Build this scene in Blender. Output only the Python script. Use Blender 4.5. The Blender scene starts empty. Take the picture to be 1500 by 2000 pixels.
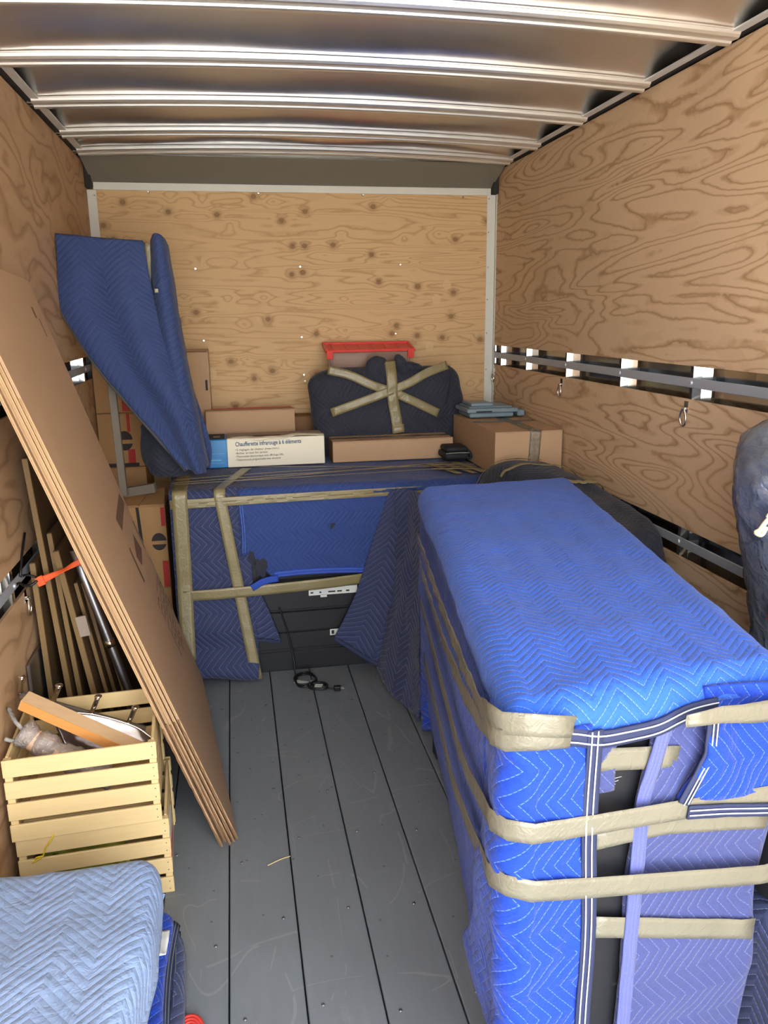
import bpy, bmesh, math, random
import numpy as np
from mathutils import Vector, Matrix, noise as mnoise

random.seed(7)
SC = bpy.context.scene
COL = SC.collection

# ------------------------------------------------------------------ camera
CAMZ = 1.65
F_PX = 1557.33
c_r = Vector((0.98281166, -0.18422019, -0.01200648))
c_u = Vector((0.05563431, 0.23353955, 0.9707544))
c_w = Vector((0.17602857, 0.95473672, -0.23977436))
cam_d = bpy.data.cameras.new('camera')
cam_d.sensor_fit = 'VERTICAL'
cam_d.sensor_height = 24.0
cam_d.lens = 24.0 * F_PX / 2000.0
cam_d.clip_start = 0.05
cam = bpy.data.objects.new('camera', cam_d)
COL.objects.link(cam)
rot = Matrix((c_r, c_u, -c_w)).transposed()
cam.matrix_world = Matrix.Translation((0, 0, CAMZ)) @ rot.to_4x4()
SC.camera = cam

# ------------------------------------------------------------------ world, light, exposure
SC.view_settings.view_transform = 'Standard'
SC.view_settings.look = 'None'
SC.view_settings.gamma = 1.0
SC.view_settings.use_curve_mapping = False
SC.view_settings.exposure = 1.68
W = bpy.data.worlds.new('overcast_sky')
SC.world = W
W.use_nodes = True
_bg = W.node_tree.nodes['Background']
_bg.inputs[0].default_value = (0.93, 0.96, 1.0, 1)     # bright hazy sky seen through the open rear door
_bg.inputs[1].default_value = 3.2
sun_d = bpy.data.lights.new('sun', 'SUN')
sun_d.energy = 9.0
sun_d.angle = math.radians(3)
sun_d.color = (1.0, 0.95, 0.86)
sun = bpy.data.objects.new('sun', sun_d)
COL.objects.link(sun)
sun.location = (-3, 4, 8)
sun.rotation_euler = (math.radians(-38), math.radians(-20), 0)   # high sun, ahead of the cab: none of it enters the box
# marks the open doorway so that the renderer samples the daylight there
por_d = bpy.data.lights.new('doorway_portal', 'AREA')
por_d.shape = 'RECTANGLE'; por_d.size = 2.2; por_d.size_y = 2.4
por_d.cycles.is_portal = True
por = bpy.data.objects.new('doorway_portal', por_d)
COL.objects.link(por)
por.location = (0.41, -0.5, 1.22)
por.rotation_euler = (math.radians(90), 0, 0)

# ------------------------------------------------------------------ small helpers
def link(o):
    COL.objects.link(o); return o

def srgb(r, g, b, k=1.0):
    def f(c):
        c = c / 255.0
        return (c / 12.92 if c <= 0.04045 else ((c + 0.055) / 1.055) ** 2.4) * k
    return (f(r), f(g), f(b), 1.0)

def thing(name, label, cat, loc, group=None):
    o = bpy.data.objects.new(name, None)
    o.empty_display_size = 0.05
    o.location = loc
    link(o)
    o['label'] = label; o['category'] = cat
    if group: o['group'] = group
    return o

def tag(o, label, cat, group=None):
    o['label'] = label; o['category'] = cat
    if group: o['group'] = group
    return o

def struct(o):
    o['kind'] = 'structure'; return o

def wloc(o):
    p = Vector((0, 0, 0))
    while o is not None:
        p += o.location; o = o.parent
    return p

def mesh(name, verts, faces, mat, parent=None, uvs=None, smooth=False, loc=None, label=None):
    """verts in world metres; origin = loc (or the parent's origin)"""
    base = Vector((0, 0, 0))
    if parent is not None: base = wloc(parent)
    own = Vector(loc) if loc is not None else base
    m = bpy.data.meshes.new(name)
    m.from_pydata([(v[0] - own[0], v[1] - own[1], v[2] - own[2]) for v in verts], [], faces)
    if uvs is not None:
        l = m.uv_layers.new(name='UVMap')
        li = np.empty(len(m.loops), dtype=np.int32)
        m.loops.foreach_get('vertex_index', li)
        l.data.foreach_set('uv', np.asarray(uvs, dtype=np.float32)[li].ravel())
    if smooth:
        m.polygons.foreach_set('use_smooth', [True] * len(m.polygons))
    if mat is not None: m.materials.append(mat)
    o = bpy.data.objects.new(name, m)
    if parent is not None: o.parent = parent
    o.location = own - base
    if label: o['label'] = label
    return link(o)

def frame(ang=0.0, tilt=0.0, roll=0.0):
    return Matrix.Rotation(ang, 3, 'Z') @ Matrix.Rotation(tilt, 3, 'X') @ Matrix.Rotation(roll, 3, 'Y')

BOXF = [(0, 3, 2, 1), (4, 5, 6, 7), (0, 1, 5, 4), (1, 2, 6, 5), (2, 3, 7, 6), (3, 0, 4, 7)]

def box_bm(bm, lo, hi, R=None, c=None, bev=0.0, seg=1):
    """a (bevelled) box into a bmesh, optionally rotated by R about c"""
    vs = []
    for (x, y, z) in [(0,0,0),(1,0,0),(1,1,0),(0,1,0),(0,0,1),(1,0,1),(1,1,1),(0,1,1)]:
        p = Vector((lo[0] if not x else hi[0], lo[1] if not y else hi[1], lo[2] if not z else hi[2]))
        if R is not None: p = R @ (p - Vector(c)) + Vector(c)
        vs.append(bm.verts.new(p))
    fs = [bm.faces.new([vs[i] for i in f]) for f in BOXF]
    if bev > 0:
        es = list({e for f in fs for e in f.edges})
        bmesh.ops.bevel(bm, geom=es, offset=bev, segments=seg, affect='EDGES', profile=0.5)

def bm_obj(name, bm, mat, parent=None, loc=None, smooth=False, label=None, uvbox=True):
    bm.normal_update()
    base = wloc(parent) if parent is not None else Vector((0, 0, 0))
    own = Vector(loc) if loc is not None else base
    if uvbox:
        uv = bm.loops.layers.uv.new('UVMap')
        for f in bm.faces:
            n = f.normal
            ax = max(range(3), key=lambda i: abs(n[i]))
            for l in f.loops:
                p = l.vert.co
                l[uv].uv = ((p.y, p.z), (p.x, p.z), (p.x, p.y))[ax]
    for v in bm.verts: v.co -= own
    m = bpy.data.meshes.new(name)
    bm.to_mesh(m); bm.free()
    if smooth: m.polygons.foreach_set('use_smooth', [True] * len(m.polygons))
    if mat is not None: m.materials.append(mat)
    o = bpy.data.objects.new(name, m)
    if parent is not None: o.parent = parent
    o.location = own - base
    if label: o['label'] = label
    return link(o)

def bx(name, lo, hi, mat, parent=None, R=None, c=None, bev=0.002, seg=1, loc=None, label=None):
    bm = bmesh.new()
    if R is not None and c is None: c = [(a + b) / 2 for a, b in zip(lo, hi)]
    box_bm(bm, lo, hi, R, c, bev, seg)
    return bm_obj(name, bm, mat, parent, loc=loc, label=label)

def plank_between(name, p0, p1, w, t, mat, parent=None, side=(0, 1, 0), bev=0.001, label=None):
    """a bar from p0 to p1: w along `side`, t across"""
    p0 = Vector(p0); p1 = Vector(p1)
    d = (p1 - p0).normalized()
    s = Vector(side); s = (s - d * s.dot(d)).normalized()
    n = d.cross(s)
    L = (p1 - p0).length
    R = Matrix((d, s, n)).transposed()
    c = (p0 + p1) / 2
    bm = bmesh.new()
    box_bm(bm, (-L / 2, -w / 2, -t / 2), (L / 2, w / 2, t / 2), None, None, bev)
    for v in bm.verts: v.co = R @ v.co + c
    return bm_obj(name, bm, mat, parent, label=label)

def catmull(P, n):
    """resample control points (k,3) with a Catmull-Rom spline to n points"""
    P = np.asarray(P, float); k = len(P)
    if k == 1: return np.repeat(P, n, 0)
    E = np.vstack([2 * P[0] - P[1], P, 2 * P[-1] - P[-2]])
    t = np.linspace(0, k - 1, n)
    i = np.minimum(t.astype(int), k - 2); f = (t - i)[:, None]
    a, b, c, d = E[i], E[i + 1], E[i + 2], E[i + 3]
    return 0.5 * (2 * b + (c - a) * f + (2 * a - 5 * b + 4 * c - d) * f ** 2 + (3 * b - a - 3 * c + d) * f ** 3)

def tube(name, pts, r, mat, parent=None, n=None, seg=8, loc=None, label=None, rfun=None, smooth=True):
    pts = catmull(pts, n) if n else np.asarray(pts, float)
    verts, faces = [], []
    prev = None
    for i, p in enumerate(pts):
        a = pts[max(i - 1, 0)]; b = pts[min(i + 1, len(pts) - 1)]
        d = Vector(b - a).normalized()
        if prev is None:
            u = d.orthogonal().normalized()
        else:
            u = (prev - d * prev.dot(d)).normalized()
        prev = u
        v = d.cross(u)
        rr = r if rfun is None else r * rfun(i / (len(pts) - 1))
        for k in range(seg):
            an = 2 * math.pi * k / seg
            verts.append(Vector(p) + (u * math.cos(an) + v * math.sin(an)) * rr)
    m = len(pts)
    for i in range(m - 1):
        for k in range(seg):
            k2 = (k + 1) % seg
            faces.append((i * seg + k, i * seg + k2, (i + 1) * seg + k2, (i + 1) * seg + k))
    faces.append(tuple(range(seg - 1, -1, -1)))
    faces.append(tuple((m - 1) * seg + k for k in range(seg)))
    return mesh(name, verts, faces, mat, parent, smooth=smooth, loc=loc, label=label)

def fbm(p, f, seed=0.0):
    return mnoise.noise(Vector((p[0] * f + seed, p[1] * f + seed * 1.7, p[2] * f - seed)))

def grid_normals(G):
    du = np.gradient(G, axis=0); dv = np.gradient(G, axis=1)
    N = np.cross(du, dv)
    N /= np.maximum(np.linalg.norm(N, axis=2, keepdims=True), 1e-9)
    return N

def shell(name, G, mat, parent=None, th=0.008, uv=None, wr=0.0, wf=8.0, seed=0.0, flip=False, loc=None, label=None, smooth=True):
    """closed cloth shell over a fine grid of points G (n,m,3): outer face G, inner face th behind it"""
    G = np.array(G, float)
    n, m = G.shape[:2]
    N = grid_normals(G)
    if flip: N = -N
    if wr:
        for i in range(n):
            for j in range(m):
                p = G[i, j]
                G[i, j] = p + N[i, j] * (wr * (fbm(p, wf, seed) + 0.5 * fbm(p, wf * 2.3, seed + 3)))
        N = grid_normals(G)
        if flip: N = -N
    B = G - N * th
    if uv is None:
        U = np.concatenate([np.zeros((1, m)), np.cumsum(np.linalg.norm(np.diff(G, axis=0), axis=2), axis=0)])
        V = np.concatenate([np.zeros((n, 1)), np.cumsum(np.linalg.norm(np.diff(G, axis=1), axis=2), axis=1)], axis=1)
        U = np.repeat(U.mean(1)[:, None], m, 1); V = np.repeat(V.mean(0)[None, :], n, 0)
        uv = np.stack([U, V], 2)
    verts = np.concatenate([G.reshape(-1, 3), B.reshape(-1, 3)])
    uvs = np.concatenate([uv.reshape(-1, 2), uv.reshape(-1, 2)])
    idx = lambda i, j: i * m + j
    K = n * m
    faces = []
    for i in range(n - 1):
        for j in range(m - 1):
            a, b, c, d = idx(i, j), idx(i + 1, j), idx(i + 1, j + 1), idx(i, j + 1)
            if flip: a, b, c, d = a, d, c, b
            faces.append((a, b, c, d)); faces.append((K + d, K + c, K + b, K + a))
    rim = [idx(i, 0) for i in range(n)] + [idx(n - 1, j) for j in range(1, m)] + \
          [idx(i, m - 1) for i in range(n - 2, -1, -1)] + [idx(0, j) for j in range(m - 2, 0, -1)]
    for q in range(len(rim)):
        a, b = rim[q], rim[(q + 1) % len(rim)]
        if flip: a, b = b, a
        faces.append((b, a, K + a, K + b))
    return mesh(name, verts, faces, mat, parent, uvs=uvs, smooth=smooth, loc=loc, label=label)

def cgrid(C, n, m):
    """control grid (k,l,3) -> fine grid (n,m,3)"""
    C = np.array(C, float)
    R = np.stack([catmull(C[:, j], n) for j in range(C.shape[1])], 1)
    return np.stack([catmull(R[i], m) for i in range(n)], 0)

def ribbon(name, pts, nrm, w, mat, parent=None, n=None, th=0.0012, wr=0.0012, seed=0.0, cross=4, label=None, wfun=None, loc=None):
    """tape strip along pts (k,3) with outward normals nrm (k,3) or one normal"""
    pts = np.asarray(pts, float)
    nr = np.asarray(nrm, float)
    if nr.ndim == 1: nr = np.repeat(nr[None], len(pts), 0)
    if n is None:
        n = max(6, int(sum(np.linalg.norm(np.diff(pts, axis=0), axis=1)) / 0.03))
    # linear-ish resample by arc with slight smoothing
    P = catmull(pts, n); Nn = catmull(nr, n)
    rows = []
    for i in range(n):
        d = P[min(i + 1, n - 1)] - P[max(i - 1, 0)]
        d /= max(np.linalg.norm(d), 1e-9)
        nn = Nn[i] - d * np.dot(Nn[i], d); nn /= max(np.linalg.norm(nn), 1e-9)
        s = np.cross(nn, d)
        ww = w * (wfun(i / (n - 1)) if wfun else 1.0)
        row = []
        for k in range(cross + 1):
            o = (k / cross - 0.5) * ww
            q = P[i] + s * o
            q = q + nn * (wr * (fbm(q, 60, seed) + fbm((q[0], q[1], q[2]), 25, seed + 9)))
            row.append(q)
        rows.append(row)
    G = np.array(rows)
    return shell(name, G, mat, parent, th=th, flip=True, label=label, loc=loc)

def text_obj(name, body, size, R, loc, mat, parent=None, align='LEFT', label=None, bold=0.0, extr=0.0004):
    cu = bpy.data.curves.new(name, 'FONT')
    cu.body = body; cu.size = size; cu.align_x = align; cu.align_y = 'BOTTOM'
    cu.extrude = extr; cu.offset = bold; cu.resolution_u = 3
    t = bpy.data.objects.new(name + '_tmp', cu); link(t)
    dg = bpy.context.evaluated_depsgraph_get()
    m = bpy.data.meshes.new_from_object(t.evaluated_get(dg))
    bpy.data.objects.remove(t); bpy.data.curves.remove(cu)
    m.name = name
    m.materials.clear(); m.materials.append(mat)
    M = (Matrix.Translation(Vector(loc)) @ R.to_4x4())
    base = wloc(parent) if parent is not None else Vector((0, 0, 0))
    for v in m.vertices: v.co = M @ v.co - base
    o = bpy.data.objects.new(name, m)
    if parent is not None: o.parent = parent
    if label: o['label'] = label
    return link(o)

# orientation of text: lying in a plane given by (right, up)
def plane_rot(right, up):
    r = Vector(right).normalized(); u = Vector(up); u = (u - r * u.dot(r)).normalized()
    return Matrix((r, u, r.cross(u))).transposed()

# ------------------------------------------------------------------ materials
class NT:
    def __init__(self, name):
        self.m = bpy.data.materials.new(name); self.m.use_nodes = True
        self.t = self.m.node_tree
        self.b = self.t.nodes['Principled BSDF']
    def n(self, typ, **kw):
        x = self.t.nodes.new(typ)
        for k, v in kw.items(): setattr(x, k, v)
        return x
    def l(self, a, b): self.t.links.new(a, b)
    def val(self, sock, v):
        if hasattr(v, 'is_linked') or hasattr(v, 'links'): self.l(v, sock)
        else: sock.default_value = v
    def math(self, op, a, b=0.0, c=None):
        x = self.n('ShaderNodeMath', operation=op)
        self.val(x.inputs[0], a); self.val(x.inputs[1], b)
        if c is not None: self.val(x.inputs[2], c)
        return x.outputs[0]
    def mix(self, f, a, b):
        x = self.n('ShaderNodeMix', data_type='RGBA')
        self.val(x.inputs[0], f); self.val(x.inputs[6], a); self.val(x.inputs[7], b)
        return x.outputs[2]
    def noise(self, vec, scale, detail=2.0, rough=0.5, dist=0.0):
        x = self.n('ShaderNodeTexNoise')
        if vec is not None: self.l(vec, x.inputs['Vector'])
        x.inputs['Scale'].default_value = scale; x.inputs['Detail'].default_value = detail
        x.inputs['Roughness'].default_value = rough; x.inputs['Distortion'].default_value = dist
        return x.outputs[0]
    def ramp(self, f, stops):
        x = self.n('ShaderNodeValToRGB')
        cr = x.color_ramp
        while len(cr.elements) < len(stops): cr.elements.new(0.5)
        for e, (p, c) in zip(cr.elements, stops):
            e.position = p; e.color = c if len(c) == 4 else (*c, 1)
        self.l(f, x.inputs[0]); return x.outputs[0]
    def mapping(self, vec, scale=(1, 1, 1), rot=(0, 0, 0), loc=(0, 0, 0)):
        x = self.n('ShaderNodeMapping')
        x.inputs['Scale'].default_value = scale; x.inputs['Rotation'].default_value = rot
        x.inputs['Location'].default_value = loc
        self.l(vec, x.inputs[0]); return x.outputs[0]
    def coord(self, which='Object'):
        return self.n('ShaderNodeTexCoord').outputs[which]
    def bump(self, h, strength=0.3, dist=0.01, prev=None):
        x = self.n('ShaderNodeBump')
        x.inputs['Strength'].default_value = strength; x.inputs['Distance'].default_value = dist
        self.l(h, x.inputs['Height'])
        if prev is not None: self.l(prev, x.inputs['Normal'])
        return x.outputs[0]
    def set(self, col=None, rough=None, metal=None, normal=None, spec=None, sheen=None, alpha=None, trans=None):
        b = self.b.inputs
        if col is not None: self.val(b['Base Color'], col)
        if rough is not None: self.val(b['Roughness'], rough)
        if metal is not None: self.val(b['Metallic'], metal)
        if normal is not None: self.l(normal, b['Normal'])
        if spec is not None: self.val(b['Specular IOR Level'], spec)
        if sheen is not None: b['Sheen Weight'].default_value = sheen
        if alpha is not None: self.val(b['Alpha'], alpha)
        if trans is not None: self.val(b['Transmission Weight'], trans)
        return self.m

def mat_plain(name, col, rough=0.6, metal=0.0, spec=0.5, var=0.08, vs=9.0):
    k = NT(name)
    nz = k.noise(k.coord('Object'), vs, 4)
    hi = tuple(min(1, c * (1 + var)) for c in col[:3]) + (1,)
    lo = tuple(c * (1 - var) for c in col[:3]) + (1,)
    return k.set(k.mix(nz, lo, hi), rough, metal, spec=spec)

def mat_quilt(name, col, stitch, sp=0.024, per=0.13, amp=0.055, rot=0.0, rough=0.72, line=0.040, puff=0.0045, lstr=1.0, wrin=0.004, sheen=0.12, var=0.08):
    """moving-blanket cloth: chevron stitching in the UV frame (metres), cloth puffed between the seams"""
    k = NT(name)
    uv = k.mapping(k.coord('UV'), rot=(0, 0, rot))
    warp = k.noise(uv, 5.0, 2)
    s = k.n('ShaderNodeSeparateXYZ'); k.l(uv, s.inputs[0])
    x = k.math('MULTIPLY_ADD', warp, 0.02, s.outputs[0])
    tri = k.math('PINGPONG', s.outputs[1], per / 2)
    v = k.math('MULTIPLY_ADD', tri, amp / (per / 2), x)
    q = k.math('DIVIDE', v, sp)
    f = k.math('PINGPONG', q, 0.5)                       # 0 on a seam, .5 between
    seam = k.math('LESS_THAN', f, line)
    dash = k.math('GREATER_THAN', k.math('PINGPONG', k.math('MULTIPLY', s.outputs[1], 150.0), 0.5), 0.12)
    vis = k.math('GREATER_THAN', k.noise(uv, 14.0, 1), 0.30)
    on = k.math('MULTIPLY', k.math('MULTIPLY', seam, dash), k.math('MULTIPLY', vis, lstr))
    nz = k.noise(uv, 7.0, 4)
    fine = k.noise(uv, 320.0, 2)
    lo = tuple(c * (1 - var) for c in col[:3]) + (1,)
    hi = tuple(c * (1 + var) for c in col[:3]) + (1,)
    base = k.mix(nz, lo, hi)
    colr = k.mix(on, base, stitch)
    h = k.math('POWER', k.math('MULTIPLY', f, 2.0), 0.45)
    wrn = k.noise(uv, 26.0, 4, 0.62, 0.6)
    hh = k.math('MULTIPLY_ADD', wrn, wrin / puff * 2.0, h)
    hh = k.math('MULTIPLY_ADD', fine, 0.05, hh)
    nrm = k.bump(hh, 0.6, puff)
    return k.set(colr, rough, 0.0, nrm, spec=0.25, sheen=sheen)

def mat_ply(name, axis, c_lo, c_mid, c_hi, stretch, cont, seed, knots=False, patches=False, fine=0.25):
    """rotary-cut plywood face. axis = the horizontal world axis of the sheet ('X' or 'Y')"""
    k = NT(name)
    s = k.n('ShaderNodeSeparateXYZ'); k.l(k.coord('Object'), s.inputs[0])
    hx = s.outputs[0] if axis == 'X' else s.outputs[1]
    cb = k.n('ShaderNodeCombineXYZ')
    k.l(hx, cb.inputs[0]); k.l(s.outputs[2], cb.inputs[1]); cb.inputs[2].default_value = seed
    P = cb.outputs[0]
    jag = k.noise(k.mapping(P, (22, 30, 1)), 1.0, 3)
    Pm = k.mapping(P, (stretch[0], stretch[1], 1))
    n1 = k.noise(Pm, 1.0, 2.2, 0.45, 0.35)
    hgt = k.math('MULTIPLY_ADD', jag, 0.022, n1)
    if knots:
        vk = k.n('ShaderNodeTexVoronoi', feature='F1', voronoi_dimensions='2D'); vk.inputs['Scale'].default_value = 1.0
        vk.inputs['Randomness'].default_value = 1.0
        k.l(k.mapping(P, (5.2, 5.8, 1)), vk.inputs['Vector'])
        dk = vk.outputs['Distance']
        hgt = k.math('ADD', hgt, k.math('MULTIPLY', k.math('POWER', k.math('SUBTRACT', 1.0, k.math('MINIMUM', k.math('MULTIPLY', dk, 2.4), 1.0)), 2.0), 0.10))
    fr = k.math('FRACT', k.math('MULTIPLY', hgt, cont))
    mid = c_mid
    band = k.ramp(fr, [(0.0, c_lo), (0.05, c_lo), (0.16, mid), (0.30, c_hi), (0.80, c_hi), (1.0, mid)])
    broad = k.noise(k.mapping(P, (0.9, 2.2, 1)), 1.0, 3)
    brn = tuple(a * 0.80 + b * 0.20 for a, b in zip(c_hi[:3], c_lo[:3])) + (1,)
    col = k.mix(k.math('MULTIPLY', k.ramp(broad, [(0.4, (0, 0, 0)), (0.7, (1, 1, 1))]), 0.55), band, k.mix(0.6, band, brn))
    # brown islands of earlywood
    isl = k.ramp(k.noise(k.mapping(P, (2.6, 6.0, 1), loc=(3, 1, 0)), 1.0, 3, 0.5, 0.8), [(0.60, (0, 0, 0)), (0.615, (1, 1, 1)), (1, (1, 1, 1))])
    col = k.mix(k.math('MULTIPLY', isl, 0.30), col, c_mid)
    fib = k.noise(k.mapping(P, (14, 260, 1)), 1.0, 3)
    col = k.mix(k.math('MULTIPLY', fib, fine), col, c_mid)
    if knots:
        kn = k.ramp(dk, [(0.0, (1, 1, 1)), (0.06, (1, 1, 1)), (0.085, (0.55, 0.55, 0.55)), (0.15, (0.2, 0.2, 0.2)), (0.24, (0, 0, 0))])
        pick = k.math('GREATER_THAN', vk.outputs['Color'], 0.36)
        col = k.mix(k.math('MULTIPLY', kn, k.math('MULTIPLY', pick, 0.70)), col, srgb(112, 74, 42))
    if patches:
        vp = k.n('ShaderNodeTexVoronoi', feature='F1', voronoi_dimensions='2D'); vp.inputs['Scale'].default_value = 1.0
        k.l(k.mapping(P, (2.3, 1.9, 1), loc=(4.3, 2.1, 0)), vp.inputs['Vector'])
        pd = k.math('LESS_THAN', k.math('MULTIPLY_ADD', jag, 0.02, vp.outputs['Distance']), 0.065)
        pp = k.math('GREATER_THAN', vp.outputs['Color'], 0.45)
        col = k.mix(k.math('MULTIPLY', k.math('MULTIPLY', pd, pp), 0.7), col, srgb(214, 184, 140))
    nrm = k.bump(fib, 0.08, 0.002)
    return k.set(col, 0.62, 0.0, nrm, spec=0.25)

def mat_card(name, col, var=0.06, flute=0.0):
    k = NT(name)
    co = k.coord('Object')
    nz = k.noise(co, 6.0, 5)
    fib = k.noise(k.mapping(co, (60, 60, 240)), 1.0, 2)
    lo = tuple(c * (1 - var) for c in col[:3]) + (1,); hi = tuple(c * (1 + var) for c in col[:3]) + (1,)
    c = k.mix(nz, lo, hi)
    c = k.mix(k.math('MULTIPLY', fib, 0.12), c, lo)
    nrm = k.bump(nz, 0.12, 0.006)
    return k.set(c, 0.78, 0.0, nrm, spec=0.2)

def mat_tape(name, col, rough=0.22, scale=55.0, bump=0.35):
    k = NT(name)
    co = k.coord('Object')
    nz = k.noise(co, scale, 4, 0.6, 1.2)
    n2 = k.noise(co, 9.0, 3)
    lo = tuple(c * 0.84 for c in col[:3]) + (1,); hi = tuple(min(1, c * 1.12) for c in col[:3]) + (1,)
    nrm = k.bump(nz, bump, 0.005)
    return k.set(k.mix(n2, lo, hi), rough, 0.0, nrm, spec=0.55)

def mat_metal(name, col, rough=0.25, bscale=2.0, bstr=0.0, streak=None, bdist=0.02):
    k = NT(name)
    co = k.coord('Object')
    nz = k.noise(co, 14.0, 4)
    r = k.math('MULTIPLY_ADD', nz, 0.10, rough - 0.05)
    nrm = None
    if bstr: nrm = k.bump(k.noise(co, bscale, 2), bstr, bdist)
    lo = tuple(c * 0.9 for c in col[:3]) + (1,)
    return k.set(k.mix(nz, lo, col), r, 1.0, nrm)

def mat_floor():
    k = NT('grey_floor_paint')
    co = k.coord('Object')
    big = k.noise(co, 2.2, 4)
    fine = k.noise(k.mapping(co, (40, 5, 40)), 1.0, 5, 0.65)
    c = k.mix(big, srgb(112, 119, 125), srgb(132, 139, 146))
    c = k.mix(k.math('MULTIPLY', fine, 0.35), c, srgb(88, 91, 94))
    # scratches: thin level lines of warped noises
    for i, (sc, ro, lo) in enumerate([((1.4, 0.5, 1), 0.5, 0.0022), ((0.8, 2.2, 1), -0.35, 0.003), ((2.6, 0.9, 1), 1.1, 0.0035)]):
        nn = k.noise(k.mapping(co, sc, (0, 0, ro), (i * 3.1, i * 1.3, 0)), 1.6, 1.5, 0.4, 0.3)
        d = k.math('ABSOLUTE', k.math('SUBTRACT', nn, 0.5))
        brk = k.math('GREATER_THAN', k.noise(co, 4.0 + i, 2), 0.52)
        ln = k.math('MULTIPLY', k.math('LESS_THAN', d, lo), brk)
        c = k.mix(k.math('MULTIPLY', ln, 0.20), c, srgb(168, 168, 168))
    worn = k.ramp(k.noise(k.mapping(co, (7, 2.0, 7)), 1.0, 6, 0.7), [(0.60, (0, 0, 0)), (0.74, (1, 1, 1))])
    c = k.mix(k.math('MULTIPLY', worn, 0.35), c, srgb(152, 150, 146))
    vk = k.n('ShaderNodeTexVoronoi', voronoi_dimensions='2D'); vk.inputs['Scale'].default_value = 9.0; k.l(co, vk.inputs['Vector'])
    sp = k.math('MULTIPLY', k.math('LESS_THAN', vk.outputs['Distance'], 0.035), k.math('GREATER_THAN', vk.outputs['Color'], 0.6))
    c = k.mix(k.math('MULTIPLY', sp, 0.5), c, srgb(50, 46, 44))
    nrm = k.bump(fine, 0.10, 0.003)
    rg = k.math('MULTIPLY_ADD', big, 0.2, 0.42)
    return k.set(c, rg, 0.0, nrm, spec=0.35)

def mat_wood(name, lo, hi, dirscale=(3, 60, 60), rough=0.55, knot=0.0, lines=0.5):
    k = NT(name)
    co = k.coord('Object')
    m1 = k.mapping(co, dirscale)
    n1 = k.noise(m1, 1.0, 4, 0.6, 0.4)
    n2 = k.noise(co, 5.0, 2)
    c = k.mix(n1, lo, hi)
    c = k.mix(k.math('MULTIPLY', n2, 0.3), c, hi)
    if knot:
        vk = k.n('ShaderNodeTexVoronoi'); vk.inputs['Scale'].default_value = 8.0; k.l(co, vk.inputs['Vector'])
        kn = k.ramp(vk.outputs['Distance'], [(0.0, (1, 1, 1)), (0.06, (1, 1, 1)), (0.11, (0, 0, 0))])
        c = k.mix(k.math('MULTIPLY', k.math('MULTIPLY', kn, k.math('GREATER_THAN', vk.outputs['Color'], 0.6)), knot), c, srgb(150, 105, 55))
    nrm = k.bump(n1, 0.12, 0.002)
    return k.set(c, rough, 0.0, nrm, spec=0.3)

def mat_film(name, col, milk=0.10, rough=0.10, bscale=26.0, bstr=0.8, tint=0.94):
    """thin crinkled clear plastic: see-through, mirror-like at grazing angles, slightly milky"""
    k = NT(name)
    nz = k.noise(k.coord('Object'), bscale, 4, 0.6, 1.5)
    nrm = k.bump(nz, bstr, 0.014)
    k.set(col, 0.5, 0.0, nrm, spec=0.3)
    tr = k.n('ShaderNodeBsdfTransparent'); tr.inputs[0].default_value = (tint, tint, tint, 1)
    gl = k.n('ShaderNodeBsdfGlossy'); gl.inputs['Roughness'].default_value = rough; k.l(nrm, gl.inputs['Normal'])
    m1 = k.n('ShaderNodeMixShader'); m1.inputs[0].default_value = milk
    k.l(tr.outputs[0], m1.inputs[1]); k.l(k.b.outputs[0], m1.inputs[2])
    lw = k.n('ShaderNodeFresnel'); lw.inputs['IOR'].default_value = 1.6; k.l(nrm, lw.inputs['Normal'])
    m2 = k.n('ShaderNodeMixShader'); k.l(k.math('MULTIPLY_ADD', lw.outputs[0], 0.9, 0.03), m2.inputs[0])
    k.l(m1.outputs[0], m2.inputs[1]); k.l(gl.outputs[0], m2.inputs[2])
    k.l(m2.outputs[0], k.t.nodes['Material Output'].inputs['Surface'])
    return k.m

M = {}
M['blue'] = mat_quilt('bright_blue_quilt', srgb(18, 60, 168), srgb(86, 124, 220), wrin=0.008)  # blue cloth, darkened in colour to offset strong door light on the front
M['blue_lit'] = mat_quilt('bright_blue_quilt_lit', srgb(42, 94, 204), srgb(116, 150, 232), rot=math.pi / 2, wrin=0.006)  # paler copy of the same cloth; the top's light is in its colour
M['blue2'] = mat_quilt('mid_blue_quilt', srgb(48, 70, 130), srgb(90, 116, 200), lstr=0.5, wrin=0.003)
M['blue2h'] = mat_quilt('mid_blue_quilt_across', srgb(46, 68, 126), srgb(90, 116, 200), rot=math.pi / 2, lstr=0.5, wrin=0.003)
M['navy'] = mat_quilt('navy_quilt', srgb(54, 62, 96), srgb(128, 136, 178), sp=0.030, per=0.165, amp=0.075, lstr=0.85, puff=0.007)
M['navyh'] = mat_quilt('navy_quilt_across', srgb(52, 60, 100), srgb(104, 114, 158), rot=math.pi / 2, lstr=0.6)
M['royal'] = mat_quilt('deep_blue_quilt', srgb(50, 66, 110), srgb(96, 114, 166), sp=0.026, per=0.17, amp=0.085, lstr=0.5)
M['dark'] = mat_quilt('dark_navy_quilt', srgb(46, 49, 60), srgb(78, 84, 112), lstr=0.45, sp=0.026)
M['purple'] = mat_quilt('violet_blue_quilt', srgb(62, 70, 120), srgb(104, 114, 168))
M['pale'] = mat_quilt('pale_blue_quilt', srgb(136, 160, 200), srgb(160, 180, 214), sp=0.026, per=0.17, amp=0.085, lstr=0.15, puff=0.0042, wrin=0.007, rot=math.pi / 2)
M['bind'] = mat_plain('navy_binding', srgb(40, 48, 82), 0.8)
M['binddk'] = mat_plain('dark_binding', srgb(42, 44, 56), 0.85)
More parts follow.
